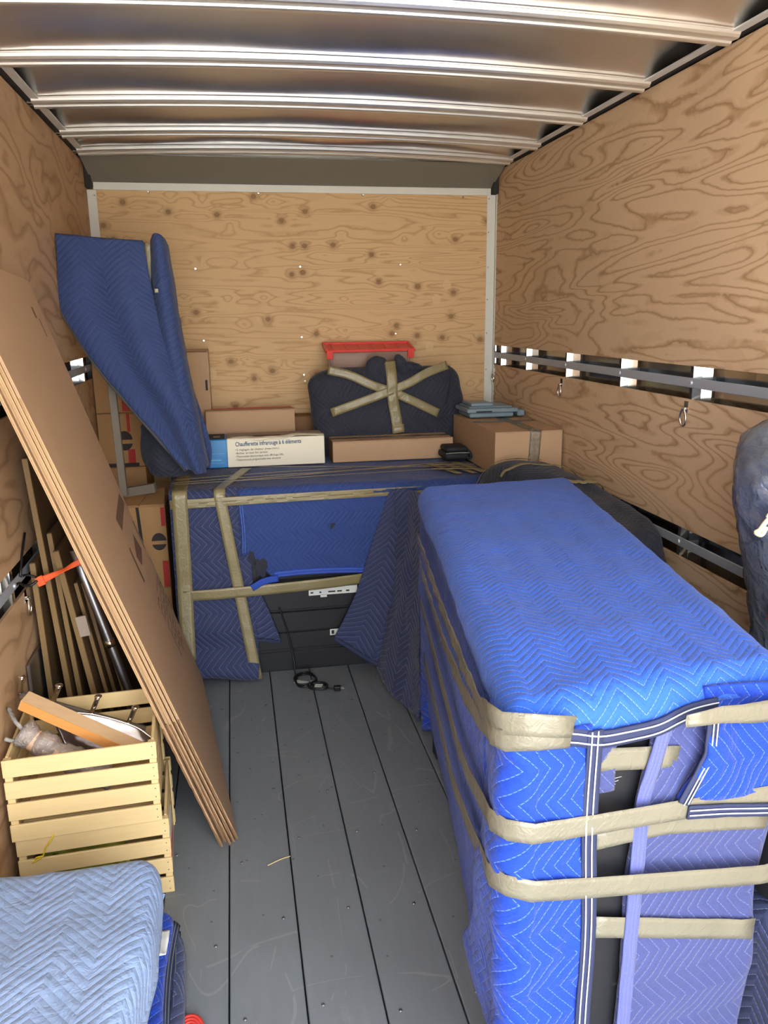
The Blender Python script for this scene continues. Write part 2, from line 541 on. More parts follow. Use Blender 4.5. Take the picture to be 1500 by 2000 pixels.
M['thread'] = mat_plain('white_thread', srgb(205, 212, 230), 0.8)
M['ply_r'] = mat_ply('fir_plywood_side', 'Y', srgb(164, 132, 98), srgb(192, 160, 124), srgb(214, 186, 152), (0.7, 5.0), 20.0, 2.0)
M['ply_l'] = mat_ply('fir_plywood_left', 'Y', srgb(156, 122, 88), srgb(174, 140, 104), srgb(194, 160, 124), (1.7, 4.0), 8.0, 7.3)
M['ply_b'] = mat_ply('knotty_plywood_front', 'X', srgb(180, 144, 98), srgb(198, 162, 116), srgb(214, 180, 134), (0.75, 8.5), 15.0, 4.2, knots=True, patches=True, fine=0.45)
M['card'] = mat_card('brown_card', srgb(184, 152, 120))
M['card2'] = mat_card('brown_card_worn', srgb(168, 130, 88))
M['cardk'] = mat_card('dark_card', srgb(132, 98, 70))
M['cardedge'] = mat_card('cut_card_edge', srgb(190, 156, 118), 0.15)
M['crate'] = mat_wood('pale_crate_pine', srgb(212, 184, 130), srgb(228, 202, 150), (4, 90, 90), knot=0.8)
M['lumber'] = mat_wood('planed_lumber', srgb(196, 160, 118), srgb(214, 182, 142), (6, 80, 80))
M['lumber_o'] = mat_wood('orange_lumber_side', srgb(206, 140, 70), srgb(224, 160, 92), (6, 80, 80))
M['board'] = mat_wood('brown_board', srgb(84, 64, 42), srgb(106, 82, 54), (20, 20, 3))
M['boardedge'] = mat_wood('pale_board_edge', srgb(112, 88, 54), srgb(132, 106, 68), (20, 20, 3))
M['greywood'] = mat_plain('grey_painted_wood', srgb(112, 102, 88), 0.6)
M['black'] = mat_plain('black_lacquer', srgb(34, 35, 39), 0.45, spec=0.4)
M['blackrub'] = mat_plain('black_rubber', srgb(16, 16, 18), 0.45)
M['blackcloth'] = mat_plain('black_nylon', srgb(28, 28, 31), 0.7)
M['tape'] = mat_tape('tan_tape', srgb(122, 119, 104), 0.24, 42.0, 0.55)
M['tape2'] = mat_tape('olive_tape', srgb(138, 126, 88), 0.3)
M['tape_dull'] = mat_tape('brown_tape_side', srgb(160, 146, 118), 0.28)
M['clear'] = mat_film('clear_tape', srgb(205, 190, 160), 0.25, 0.16, 30.0, 0.5)
M['film'] = mat_film('clear_wrap', srgb(206, 214, 226), 0.14, 0.10, 16.0, 1.0)
M['film2'] = mat_film('crinkled_wrap', srgb(200, 196, 192), 0.42, 0.10, 34.0, 1.0)
M['sheetmetal'] = mat_metal('galvanised_roof_sheet', (0.88, 0.86, 0.82, 1), 0.36, 2.6, 0.06, bdist=0.02)
M['bow'] = mat_metal('galvanised_bow', (0.92, 0.93, 0.89, 1), 0.36)
M['bow'].node_tree.nodes['Principled BSDF'].inputs['Metallic'].default_value = 0.9
M['rail'] = mat_plain('satin_aluminium', srgb(216, 220, 220), 0.35, 0.25)
M['skin'] = mat_metal('aluminium_skin', (0.55, 0.56, 0.56, 1), 0.13)
M['steel'] = mat_metal('zinc_rail', (0.46, 0.51, 0.58, 1), 0.45)
M['steel'].node_tree.nodes['Principled BSDF'].inputs['Metallic'].default_value = 0.35
M['chrome'] = mat_metal('bright_chrome', (0.85, 0.84, 0.80, 1), 0.12)
M['tubesteel'] = mat_metal('dull_tube', (0.40, 0.42, 0.46, 1), 0.35)
M['white'] = mat_plain('white_paint', srgb(214, 214, 204), 0.45, var=0.03)
M['grey'] = mat_plain('grey_header', srgb(118, 116, 106), 0.45, var=0.04)
M['dkgap'] = mat_plain('dark_gap', srgb(40, 38, 36), 0.8)
M['floor'] = mat_floor()
M['sub'] = mat_plain('subfloor', srgb(58, 50, 42), 0.9)
M['screw'] = mat_metal('dull_screw', (0.22, 0.22, 0.22, 1), 0.5)
M['rivet'] = mat_metal('bright_rivet', (0.9, 0.9, 0.86, 1), 0.25)
M['orange'] = mat_plain('orange_webbing', srgb(226, 88, 36), 0.6)
M['red'] = mat_plain('red_plastic', srgb(226, 70, 62), 0.35)
M['redprint'] = mat_plain('red_print', srgb(168, 44, 34), 0.7)
M['ink'] = mat_plain('dark_ink', srgb(52, 44, 42), 0.8)
M['inkbrown'] = mat_plain('brown_ink', srgb(112, 80, 60), 0.8)
M['inkblue'] = mat_plain('blue_ink', srgb(52, 92, 122), 0.7)
M['whitecard'] = mat_plain('white_printed_card', srgb(236, 228, 204), 0.5, var=0.03)
M['bluecard'] = mat_plain('blue_printed_card', srgb(24, 128, 196), 0.4, var=0.05)
M['greycard'] = mat_plain('grey_card', srgb(150, 136, 122), 0.6)
M['label'] = mat_plain('white_label', srgb(224, 226, 222), 0.6, var=0.04)
M['clearbin'] = mat_film('frosted_plastic', srgb(226, 186, 166), 0.45, 0.3, 8.0, 0.1)
M['tote'] = mat_plain('grey_blue_plastic', srgb(122, 142, 152), 0.4)
M['twine'] = mat_plain('pale_twine', srgb(226, 214, 178), 0.7)
M['yellow'] = mat_plain('yellow_cord', srgb(228, 196, 40), 0.6)
M['greygear'] = mat_plain('grey_gear', srgb(120, 128, 120), 0.6)
M['asphalt'] = mat_plain('pale_asphalt', srgb(196, 190, 180), 0.9)

# ================================================================== THE SETTING: the truck box
XL, XR = -0.692, 1.514
YB, YF = 4.607, -0.5          # front bulkhead (far) and rear door opening (behind the camera)
ZT = 2.423                     # top of the plywood
R1T, R1B, R2T, R2B = 1.471, 1.360, 0.915, 0.808    # slots for the tie rails

# ---- floor: painted planks with dark joints
fl = bx('floor', (XL - 0.1, YF, -0.10), (XR + 0.1, YB + 0.05, -0.035), M['sub'], bev=0, loc=(0, 0, 0)); struct(fl)
PW = 0.18857
for i in range(-4, 9):
    x0 = -0.09689 + i * PW + 0.0022; x1 = x0 + PW - 0.0044
    x0 = max(x0, XL - 0.05); x1 = min(x1, XR + 0.05)
    if x1 - x0 < 0.02: continue
    bx('plank', (x0, YF, -0.034), (x1, YB, 0.0), M['floor'], fl, bev=0.0022)
rs = random.Random(3)
for i in range(-1, 5):
    for j in range(7):
        x = -0.09689 + i * PW + (0.035 if j % 2 else 0.15) + rs.uniform(-0.01, 0.01)
        y = 1.25 + j * 0.33 + rs.uniform(-0.05, 0.05)
        bm = bmesh.new()
        bmesh.ops.create_cone(bm, cap_ends=True, segments=10, radius1=0.0052, radius2=0.0036, depth=0.003,
                              matrix=Matrix.Translation((x, y, 0.0012)))
        bm_obj('screw', bm, M['screw'], fl)

# ---- plywood linings
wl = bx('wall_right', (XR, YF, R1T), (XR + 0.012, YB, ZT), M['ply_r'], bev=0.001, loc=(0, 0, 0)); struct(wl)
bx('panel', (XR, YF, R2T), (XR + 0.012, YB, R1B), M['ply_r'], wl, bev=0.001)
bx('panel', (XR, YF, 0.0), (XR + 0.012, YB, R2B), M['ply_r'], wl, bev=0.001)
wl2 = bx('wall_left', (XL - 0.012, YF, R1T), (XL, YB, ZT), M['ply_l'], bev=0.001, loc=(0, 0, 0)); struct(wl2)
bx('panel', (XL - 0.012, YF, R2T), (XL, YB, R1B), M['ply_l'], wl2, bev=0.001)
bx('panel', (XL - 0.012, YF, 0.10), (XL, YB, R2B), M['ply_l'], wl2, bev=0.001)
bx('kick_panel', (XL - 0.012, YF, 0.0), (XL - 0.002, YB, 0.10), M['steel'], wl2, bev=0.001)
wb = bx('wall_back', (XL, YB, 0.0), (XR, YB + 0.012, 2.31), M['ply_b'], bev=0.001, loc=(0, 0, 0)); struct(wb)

POSTS = [0.40, 0.92, 1.44, 1.965, 2.488, 3.005, 3.544, 4.067, 4.479]
def skin_wall(wall, x, sgn):
    """aluminium outer skin behind the lining: one bowed sheet per bay between the posts"""
    edges = [YF] + POSTS + [YB + 0.05]
    for a, b in zip(edges[:-1], edges[1:]):
        # flat, then a steep bent edge that looks back out of the rear door
        prof = [(a, 0.064), ((a + b) / 2, 0.066), (b - 0.055, 0.064), (b - 0.042, 0.060)]
        for t in np.linspace(0.1, 1.0, 6): prof.append((b - 0.042 + 0.0175 * t, 0.060 - 0.026 * t - 0.002 * t * t))
        prof += [(b - 0.0240, 0.0345), (b - 0.0232, 0.0318)]
        for t in np.linspace(0.1, 1.0, 6): prof.append((b - 0.0232 + 0.0102 * t, 0.0318 - 0.026 * t))
        if sgn < 0: prof = [(y if y < b - 0.0425 else b - 0.0425 + (y - b + 0.0425) * 0.42, d) for y, d in prof] + [(b - 0.002, 0.005)]
        G = [[(x + sgn * d, y, z) for z in (0.70, 1.52)] for y, d in prof]
        G = np.array(G)
        shell('skin_sheet', G, M['skin'], wall, th=0.002, flip=(sgn > 0), smooth=False)
    bx('outer_skin', (min(x + sgn * 0.068, x + sgn * 0.08), YF, -0.05), (max(x + sgn * 0.068, x + sgn * 0.08), YB + 0.1, 2.60), M['skin'], wall, bev=0)
    for zc in ((R1T + R1B) / 2, (R2T + R2B) / 2):
        lo, hi = sorted((x + sgn * 0.001, x + sgn * 0.0065))
        bx('tie_rail', (lo, YF, zc - 0.0165), (hi, YB, zc + 0.0165), M['steel'], wall, bev=0.002)
    for y in POSTS:
        for zc in ((R1T + R1B) / 2, (R2T + R2B) / 2):
            lo, hi = sorted((x - sgn * 0.0005, x + sgn * 0.008))
            bm = bmesh.new()
            bmesh.ops.create_cone(bm, cap_ends=True, segments=10, radius1=0.009, radius2=0.006, depth=0.006,
                                  matrix=Matrix.Translation((x - sgn * 0.001, y - 0.012, zc)) @ Matrix.Rotation(-sgn * math.pi / 2, 4, 'Y'))
            bm_obj('rivet', bm, M['steel'], wall)
skin_wall(wl, XR, 1)
skin_wall(wl2, XL, -1)
# post edges behind the slot, coloured dark to stand in for the shaded gap
for wall, x, sgn in ((wl, XR, 1), (wl2, XL, -1)):
    for y in POSTS:
        lo, hi = sorted((x + sgn * 0.008, x + sgn * 0.06))
        bx('wall_post', (lo, y - 0.008, 0.70), (hi, y + 0.008, 1.52), M['dkgap'], wall, bev=0)

# ---- far bulkhead trims, header, roof
def rivets(parent, pts, axis='Y', r=0.008):
    for p in pts:
        bm = bmesh.new()
        rm = Matrix.Rotation(math.pi / 2, 4, 'X')
        bmesh.ops.create_cone(bm, cap_ends=True, segments=10, radius1=r, radius2=r * 0.55, depth=0.004, matrix=Matrix.Translation(p) @ rm)
        bm_obj('rivet', bm, M['rivet'], parent)
t1 = bx('trim_1', (XL, YB - 0.004, 0), (XL + 0.046, YB, 2.297), M['white'], bev=0.001); struct(t1)
rivets(t1, [(XL + 0.036, YB - 0.006, z) for z in (2.27, 2.02, 1.72, 1.42, 1.12)], r=0.006)
t2 = bx('trim_2', (XR - 0.050, YB - 0.004, 0), (XR, YB, 2.302), M['white'], bev=0.001); struct(t2)
bx('corner_flange', (XR - 0.003, YB - 0.03, 0), (XR, YB - 0.004, 2.302), M['white'], t2, bev=0)
rivets(t2, [(XR - 0.040, YB - 0.006, z) for z in (2.28, 2.10, 1.91, 1.73, 1.54, 1.33, 1.1)], r=0.006)
t3 = bx('trim_3', (XL + 0.035, YB - 0.010, 2.297), (XR - 0.03, YB, 2.334), M['white'], bev=0.001); struct(t3)
rivets(wb, [(-0.385 + i * 0.57, YB - 0.002, 2.292 - 0.0 * i) for i in range(4)] + [(-0.17 + 0.565 * i, YB - 0.002, 1.905 + 0.01 * i) for i in range(3)]
       + [(-0.15 + 0.54 * i, YB - 0.002, 1.525 + 0.01 * i) for i in range(3)] + [(0.40, YB - 0.002, 1.29), (0.395, YB - 0.002, 1.325)], r=0.0085)
# sloped grey header above the bulkhead
hd = mesh('trim_4', [(XL + 0.03, YB - 0.012, 2.334), (XR - 0.03, YB - 0.012, 2.334), (XR - 0.005, YB - 0.19, 2.436), (XL + 0.005, YB - 0.19, 2.436),
                     (XL + 0.03, YB + 0.02, 2.334), (XR - 0.03, YB + 0.02, 2.334), (XR - 0.005, YB + 0.02, 2.50), (XL + 0.005, YB + 0.02, 2.50)],
          [(0, 1, 2, 3), (5, 4, 7, 6), (4, 5, 1, 0), (1, 5, 6, 2), (2, 6, 7, 3), (4, 0, 3, 7)], M['grey'], loc=(0, 0, 0)); struct(hd)
for sx in (XL + 0.002, XR - 0.032):
    bx('end_bracket', (sx, YB - 0.06, 2.30), (sx + 0.03, YB - 0.004, 2.43), M['dkgap'], hd, bev=0.002)

XC = (XL + XR) / 2
def crown(x): return 0.030 * (1 - ((x - XC) / 1.11) ** 2)
BOWS = [-0.19, 0.33, 0.85, 1.37, 1.885, 2.400, 2.915, 3.433, 3.945, 4.335, 4.56]
nx = 25
xs = np.linspace(XL - 0.03, XR + 0.03, nx)
def strip_profile(a, b, last):
    """(y, z) of one roof sheet from bow a to bow b, seen from below: flat, then rolled down into the bow"""
    P = [(a - 0.002, 0.062), (a + 0.03, 0.066), (a + (b - 0.24 - a) * 0.5, 0.070), (b - 0.24, 0.069)]
    for t in np.linspace(0.1, 1, 12):                     # ever steeper towards the bow
        P.append((b - 0.24 + 0.156 * math.sin(t * math.pi / 2), 0.069 - 0.053 * (1 - math.cos(t * math.pi / 2)) - 0.002 * t))
    return P
ceil_root = None
for k in range(len(BOWS) - 1):
    a, b = BOWS[k], BOWS[k + 1]
    prof = strip_profile(a, b, k == len(BOWS) - 2)
    G = np.zeros((nx, len(prof), 3))
    for i, x in enumerate(xs):
        edge = min(1.0, min(x - XL, XR - x) / 0.16) if min(x - XL, XR - x) > 0 else 0.0
        ed = edge * edge * (3 - 2 * edge)
        for j, (y, h) in enumerate(prof):
            buckle = 0.004 * math.sin(7.0 * x + k * 1.7) * math.sin(math.pi * j / (len(prof) - 1)) * (2.0 if k >= len(BOWS) - 3 else 1.0)
            G[i, j] = (x, y, 2.420 + crown(x) + 0.006 + (h - 0.006) * (0.75 + 0.25 * ed) + buckle)
    # denser along y already; roof sheet
    o = shell('ceiling' if ceil_root is None else 'roof_sheet', G, M['sheetmetal'], ceil_root, th=0.002, flip=True, loc=(0, 0, 0) if ceil_root is None else None)
    if ceil_root is None:
        ceil_root = struct(o)
# roof bows: double-beaded hat section
for b in BOWS:
    prof = [(b - 0.088, 0.024), (b - 0.081, 0.0105), (b - 0.077, 0.0105), (b - 0.073, 0.002), (b - 0.067, -0.0045), (b - 0.060, -0.0060),
            (b - 0.032, -0.0040), (b - 0.029, -0.0095), (b - 0.024, -0.0120), (b - 0.008, -0.0115), (b, 0.002), (b, 0.064)]
    G = np.zeros((nx, len(prof), 3))
    for i, x in enumerate(np.linspace(XL + 0.022, XR - 0.022, nx)):
        for j, (y, z) in enumerate(prof): G[i, j] = (x, y, 2.420 + crown(x) + z)
    shell('roof_bow', G, M['bow'], ceil_root, th=0.0004, flip=True, smooth=False)
bx('roof_outer', (XL - 0.08, YF, 2.53), (XR + 0.08, YB + 0.12, 2.545), M['skin'], ceil_root, bev=0)
# cant rails along the wall tops
for nm, x, sg in (('trim_5', XR, 1), ('trim_6', XL, -1)):
    lo, hi = sorted((x - sg * 0.050, x - sg * 0.018))
    t = bx(nm, (lo, YF, 2.430), (hi, YB - 0.02, 2.436), M['rail'], bev=0.0015, loc=(0, 0, 0)); struct(t)
    lo, hi = sorted((x - sg * 0.018, x + sg * 0.030))
    bx('dark_joint', (lo, YF, 2.431), (hi, YB, 2.4345), M['dkgap'], t, bev=0)
    for b in BOWS[3:-1]:
        for dy in (-0.03, 0.012):
            lo, hi = sorted((x - sg * 0.026, x + sg * 0.004))
            bx('bow_clip', (lo, b + dy, 2.426), (hi, b + dy + 0.009, 2.431), M['rivet'], t, bev=0.001)
# rear door frame and ground outside
bx('outer_front', (XL - 0.08, YB + 0.03, -0.1), (XR + 0.08, YB + 0.06, 2.6), M['skin'], wb, bev=0)
gnd = bx('ground', (-80, -120, -1.15), (80, 40, -1.10), M['asphalt'], bev=0); struct(gnd)

# ---- small lashing rings on the walls
def lash_ring(p, sgn, label, s=1.0, tilt=0.0):
    t = thing('lashing_ring', label, 'hook', p, 'lashing rings below the tie rails')
    x, y, z = p
    bx('plate', (x - 0.002 if sgn > 0 else x, y - 0.011 * s, z - 0.004), (x if sgn > 0 else x + 0.002, y + 0.011 * s, z + 0.034 * s), M['chrome'], t, bev=0.0005)
    tube('staple', [(x, y - 0.007 * s, z + 0.012 * s), (x - sgn * 0.012, y - 0.006 * s, z + 0.010 * s), (x - sgn * 0.012, y + 0.006 * s, z + 0.010 * s), (x, y + 0.007 * s, z + 0.012 * s)], 0.0028 * s, M['chrome'], t, n=12)
    tube('ring', [(x - sgn * 0.011, y - 0.003, z + 0.012 * s), (x - sgn * 0.012, y - 0.016 * s, z - 0.012 * s), (x - sgn * 0.010, y - 0.012 * s, z - 0.036 * s),
                  (x - sgn * 0.008, y + 0.010 * s, z - 0.038 * s), (x - sgn * 0.011, y + 0.016 * s, z - 0.014 * s), (x - sgn * 0.011, y + 0.003, z + 0.013 * s)], 0.0032 * s, M['chrome'], t, n=22)
lash_ring((XR, 2.492, 1.315), 1, 'chrome lashing ring on right plywood wall, the largest and nearest to the viewer', 1.15)
lash_ring((XR, 3.565, 1.312), 1, 'chrome lashing ring on right plywood wall above the taped carton', 1.15)
lash_ring((XR, 4.560, 1.30), 1, 'small chrome lashing ring beside the white corner trim at right wall', 1.1)
lash_ring((XL, 2.575, 0.775), -1, 'chrome lashing ring on left wall beside the leaning brown boards', 1.1)

# ================================================================== the big bright-blue wrapped dresser
A = np.array([0.42, 1.135, 0.0]); B = np.array([0.985, 1.214, 0.0])
Cq = np.array([1.285, 2.92, 0.0]); D = np.array([0.668, 2.872, 0.0])
HD = 1.025
def unit(v): return v / np.linalg.norm(v)
LD = unit(D - A); FD = unit(B - A); RDv = unit(Cq - B); BD = unit(Cq - D)
LL = np.linalg.norm(D - A); LF = np.linalg.norm(B - A)
LN = np.array([-LD[1], LD[0], 0]); FN = np.array([FD[1], -FD[0], 0]); RN = np.array([RDv[1], -RDv[0], 0]); BN = np.array([-BD[1], BD[0], 0])
dresser = thing('wrapped_dresser', 'large black dresser wrapped in bright blue quilted blankets and tan tape', 'furniture', (0.85, 2.05, 0))
# black carcass with inset front
def inset(q, d):
    c = (A + B + Cq + D) / 4
    return q + unit(c - q) * d
def prism(name, poly, z0, z1, mat, parent, label=None):
    n = len(poly)
    v = [(p[0], p[1], z0) for p in poly] + [(p[0], p[1], z1) for p in poly]
    f = [tuple(range(n - 1, -1, -1)), tuple(range(n, 2 * n))] + [(i, (i + 1) % n, n + (i + 1) % n, n + i) for i in range(n)]
    return mesh(name, v, f, mat, parent, label=label)
pad = 0.022
body = [A + LD * pad - LN * 0.078, B + RDv * pad - RN * 0.045, Cq - BN * 0.06 - RN * pad, D - BN * 0.06 - LN * 0.078]
prism('carcass', body, 0.09, HD - 0.03, M['black'], dresser, 'black wooden carcass')
for (s, t) in ((0, 0), (1, 0), (1, 1), (0, 1)):
    q = inset([A, B, Cq, D][[0, 1, 2, 3][(0 if (s, t) == (0, 0) else 1 if (s, t) == (1, 0) else 2 if (s, t) == (1, 1) else 3)]], 0.20)
    bx('foot', (q[0] - 0.03, q[1] - 0.03, 0.0), (q[0] + 0.03, q[1] + 0.03, 0.095), M['black'], dresser, bev=0.003)
# drawer line low on the black front
fp = lambda a, z, off=0.0: A + FD * a + FN * off + np.array([0, 0, z])
plank_between('drawer_edge', fp(0.14, 0.385, -0.016), fp(0.26, 0.385, -0.016), 0.006, 0.008, M['dkgap'], dresser, side=(0, 0, 1), bev=0)

def lp(u, z, off=0.0): return A + LD * u + LN * off + np.array([0, 0, z])
RC = 0.030    # corner radius of the wrap
def ring(s, z, off=0.0):
    """wrap coordinate: s<0 along the front face from the near-left corner, s>0 along the left side"""
    if abs(s) < RC * 1.2:
        t = (s / (RC * 1.2) + 1) / 2                       # 0 front .. 1 left
        n = unit(FN * (1 - t) + LN * t)
        c = A + FD * RC + LD * RC
        base = c + n * (RC + off)
        # keep the faces tangent
        return base + np.array([0, 0, z]), n
    if s < 0: return fp(-s, z, off), FN
    if s <= LL: return lp(s, z, off), LN
    return D + BD * (s - LL) + BN * off + np.array([0, 0, z]), BN

# top blanket: draped grid with rolled edges
def top_sheet():
    RR = 0.045
    def axis(n_in, e0, e1, Lx):
        return np.concatenate([np.linspace(-e0, 0, 9)[:-1], np.linspace(0, Lx, n_in), np.linspace(Lx, Lx + e1, 9)[1:]])
    na = axis(36, 0.105, 0.10, 0.585); nb = axis(80, 0.105, 0.09, LL)
    G = np.zeros((len(na), len(nb), 3)); UV = np.zeros((len(na), len(nb), 2))
    for i, a in enumerate(na):
        for j, b in enumerate(nb):
            ac = min(max(a, 0), 0.585) / 0.585; bc = min(max(b, 0), LL) / LL
            ins = RR
            p = (A * (1 - ac) + B * ac) * (1 - bc) + (D * (1 - ac) + Cq * ac) * bc
            ctr = (A + B + Cq + D) / 4
            fd = FD * (1 - bc) + BD * bc; ld = LD * (1 - ac) + RDv * ac
            # pull the bilinear patch in by the roll radius
            p = p + fd * (ins * (1 - 2 * ac)) + ld * (ins * (1 - 2 * bc))
            ea = a if a < 0 else max(0, a - 0.585); eb = b if b < 0 else max(0, b - LL)
            k = 1.0
            if eb < 0:        # the front edge hangs lowest in the middle
                fa = min(max(a / 0.585, 0), 1)
                k = 0.80 + 0.24 / (1 + abs((fa - 0.36) / 0.20) ** 5) + 0.05 * fa
                eb *= k * 1.0
            if ea < 0: ea *= 0.92 + 0.12 * math.sin(b * 5.0)
            if ea > 0: ea *= 1.1
            e = math.hypot(ea, eb)
            z = HD
            if e > 1e-6:
                d = (fd * ea + ld * eb) / e
                Rq = RR + 0.012
                if e < Rq * math.pi / 2:
                    h = Rq * math.sin(e / Rq); dz = Rq * (1 - math.cos(e / Rq))
                else:
                    h = Rq; dz = Rq + (e - Rq * math.pi / 2)
                p = p + d * h; z -= dz
            z += 0.007 * fbm((p[0], p[1], 0), 5.0, 2.0) * (1.0 if e < 0.01 else 0.4)
            G[i, j] = (p[0], p[1], z)
            UV[i, j] = (a, b)
    return G, UV
G, UV = top_sheet()
shell('top_blanket', G, M['blue_lit'], dresser, th=0.010, uv=UV, wr=0.0035, wf=11, seed=4.0, flip=False)
TOPG = G
# hem binding along the hanging front edge
fe = G[:, 0]
hemi = [i for i in range(G.shape[0]) if 8 + 4 <= i <= 8 + 26]
hp = np.array([fe[i] + np.array(FN) * 0.006 + np.array([0, 0, -0.004]) for i in hemi])
bd_ = ribbon('hem_binding', hp, FN, 0.032, M['bind'], dresser, n=40, th=0.004, wr=0.001, label='navy binding with white double stitching')
for dz in (0.008, -0.008):
    ribbon('stitch_line', hp + FN * 0.0062 + np.array([0, 0, dz]), FN, 0.0028, M['thread'], bd_, n=40, th=0.0008, wr=0, cross=1)

# side blanket: left side, back
def side_grid(s0, s1, z0f, z1f, ns, nz, offf):
    G = np.zeros((ns, nz, 3)); UV = np.zeros((ns, nz, 2))
    for i, s in enumerate(np.linspace(s0, s1, ns)):
        za, zb = z0f(s), z1f(s)
        for j in range(nz):
            z = za + (zb - za) * j / (nz - 1)
            p, n = ring(s, z, offf(s, z))
            G[i, j] = p; UV[i, j] = (s, z)
    return G, UV
G, UV = side_grid(0.20, LL + 0.45, lambda s: 0.012, lambda s: 0.985, 100, 44,
                  lambda s, z: -0.008 + 0.010 * math.sin(3.2 * s + 1) * (1 - z) - 0.045 * (1 - z) ** 2 * (1 if s < LL else 0.3) + 0.012 * math.sin(math.pi * min(max(z, 0), 1)))
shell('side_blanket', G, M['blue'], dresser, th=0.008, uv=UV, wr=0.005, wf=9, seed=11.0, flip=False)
# front wrap: front-left third, round the corner and back along the side, ending in a slanted fold
G = np.zeros((64, 60, 3)); UV = np.zeros((64, 60, 2))
for j in range(60):
    z = 0.10 + (0.975 - 0.10) * j / 59
    s1 = 0.36 - 0.26 * (z - 0.1) / 0.87 + 0.05 * math.sin(z * 9)
    sa = -0.140 - 0.020 * (1 - z)
    zl = max(0.0, 1 - z / 0.3)
    for i in range(64):
        s = sa + (s1 - sa) * i / 63
        pinch = 0.010 * (abs(math.sin((z - 0.795) * 26)) - 0.4) if z > 0.6 else 0.010 * math.sin(z * 12)
        p, n = ring(s, z, 0.012 + 0.5 * pinch * (1 if s > 0 else 0.35) - (0.055 * zl * min(1, max(0, s) / 0.08)))
        if s > 0.03: p = p + LN * (0.010 * math.sin(s * 16 + z * 10)) * min(1, (s - 0.03) / 0.1)
        G[i, j] = p; UV[i, j] = (-s, z)
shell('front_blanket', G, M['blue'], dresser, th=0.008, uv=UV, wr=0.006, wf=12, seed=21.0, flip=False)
# vertical navy binding down its front edge
zz = np.linspace(0.10, 0.965, 30)
bp = np.array([fp(0.143 + 0.020 * (1 - z) + 0.003 * math.sin(z * 14), z, 0.020) for z in zz])
bd_ = ribbon('edge_binding', bp, FN, 0.030, M['bind'], dresser, n=60, th=0.004, wr=0.001, label='navy binding with white double stitching')
for dx in (-0.009, 0.003):
    ribbon('stitch_line', bp + FD * dx + FN * 0.0062, FN, 0.0026, M['thread'], bd_, n=60, th=0.0008, wr=0, cross=1)
# frayed violet strip beside it
G = np.array([[fp(a, z, 0.0) for z in np.linspace(0.828, 0.95, 14)] for a in np.linspace(0.168, 0.203, 5)])
shell('frayed_strip', G, M['purple'], dresser, th=0.005, wr=0.003, wf=30, seed=2.0, flip=True, label='frayed violet blanket edge')
for q in range(3):
    a0 = 0.200; z0 = 0.832 + q * 0.006
    tube('loose_thread', [fp(a0, z0, -0.005), fp(a0 + 0.005 + 0.003 * q, z0 + 0.001 * q, -0.003), fp(a0 + 0.010 + 0.006 * q, z0 + 0.003, -0.002)], 0.0004, M['thread'], dresser, n=6, seg=4)
# violet blanket on the right of the front, wrapping to the right side
def rring(s, z, off=0.0):
    if s <= LF - RC: return fp(s, z, off)
    if s >= LF + RC: return B + RDv * (s - LF) + RN * off + np.array([0, 0, z])
    t = (s - LF + RC) / (2 * RC); n = unit(FN * (1 - t) + RN * t)
    c = B - FD * RC + RDv * RC
    return c + n * (RC + off) + np.array([0, 0, z])
G = np.zeros((56, 60, 3)); UV = np.zeros((56, 60, 2))
for j in range(60):
    z = 0.015 + (0.985 - 0.015) * j / 59
    s0 = 0.236 + 0.018 * z + 0.05 * max(0, z - 0.8) / 0.2
    wcut = 0.020 * max(0, 0.75 - z)                          # slimmer low down
    for i in range(56):
        s = s0 + (1.15 - s0) * i / 55
        p = rring(s, z, -0.004 + 0.006 * math.sin(z * 17 + s * 3))
        if s > LF - 0.1: p = p - FD * wcut * min(1, (s - LF + 0.1) / 0.1)
        G[i, j] = p; UV[i, j] = (-s, z)
shell('violet_blanket', G, M['purple'], dresser, th=0.007, uv=UV, wr=0.005, wf=12, seed=31.0, flip=True, label='faded violet quilted blanket')
pb = np.array([fp(0.248 + 0.018 * z + 0.05 * max(0, z - 0.8) / 0.2, z, 0.009) for z in np.linspace(0.02, 0.97, 30)])
ribbon('violet_binding', pb, FN, 0.030, mat_quilt('violet_binding', srgb(88, 96, 160), srgb(126, 136, 192), sp=0.008, per=0.02, amp=0.0, rot=math.pi / 2, wrin=0.002), dresser, n=60, th=0.003, wr=0.001)
# blue flap on the upper right of the front, round onto the right side
G = np.zeros((44, 30, 3)); UV = np.zeros((44, 30, 2))
for j in range(30):
    t = j / 29
    for i in range(44):
        q = i / 43
        zlo = 0.790 - 0.045 * math.sin(q * 1.5); ztop_ = 1.000 - 0.09 * min(1, max(0, (q - 0.35) / 0.2)); z = zlo + (ztop_ - zlo) * t
        s0 = 0.322 + 0.055 * min(1, (z - 0.775) / 0.10) if z > 0.775 else 0.322
        s = s0 + (0.95 - s0) * q
        p = rring(s, z, 0.016 + 0.012 * math.sin(q * 9 + t * 5))
        G[i, j] = p; UV[i, j] = (-s, z)
shell('corner_flap', G, M['blue'], dresser, th=0.008, uv=UV, wr=0.008, wf=12, seed=41.0, flip=True)
bl = np.array([fp(0.336 + 0.050 * min(1, max(0, (z - 0.785) / 0.09)), z, 0.026) for z in np.linspace(0.785, 0.965, 20)])
bd_ = ribbon('flap_binding', bl, FN, 0.026, M['bind'], dresser, n=30, th=0.004, label='navy binding with white double stitching')
for dx in (-0.002, 0.007):
    ribbon('stitch_line', bl + FD * dx + FN * 0.0062, FN, 0.0026, M['thread'], bd_, n=30, th=0.0008, wr=0, cross=1)
lb = np.array([fp(a, z, 0.030) for a, z in ((0.345, 0.768), (0.42, 0.755), (0.50, 0.738), (0.548, 0.728))])
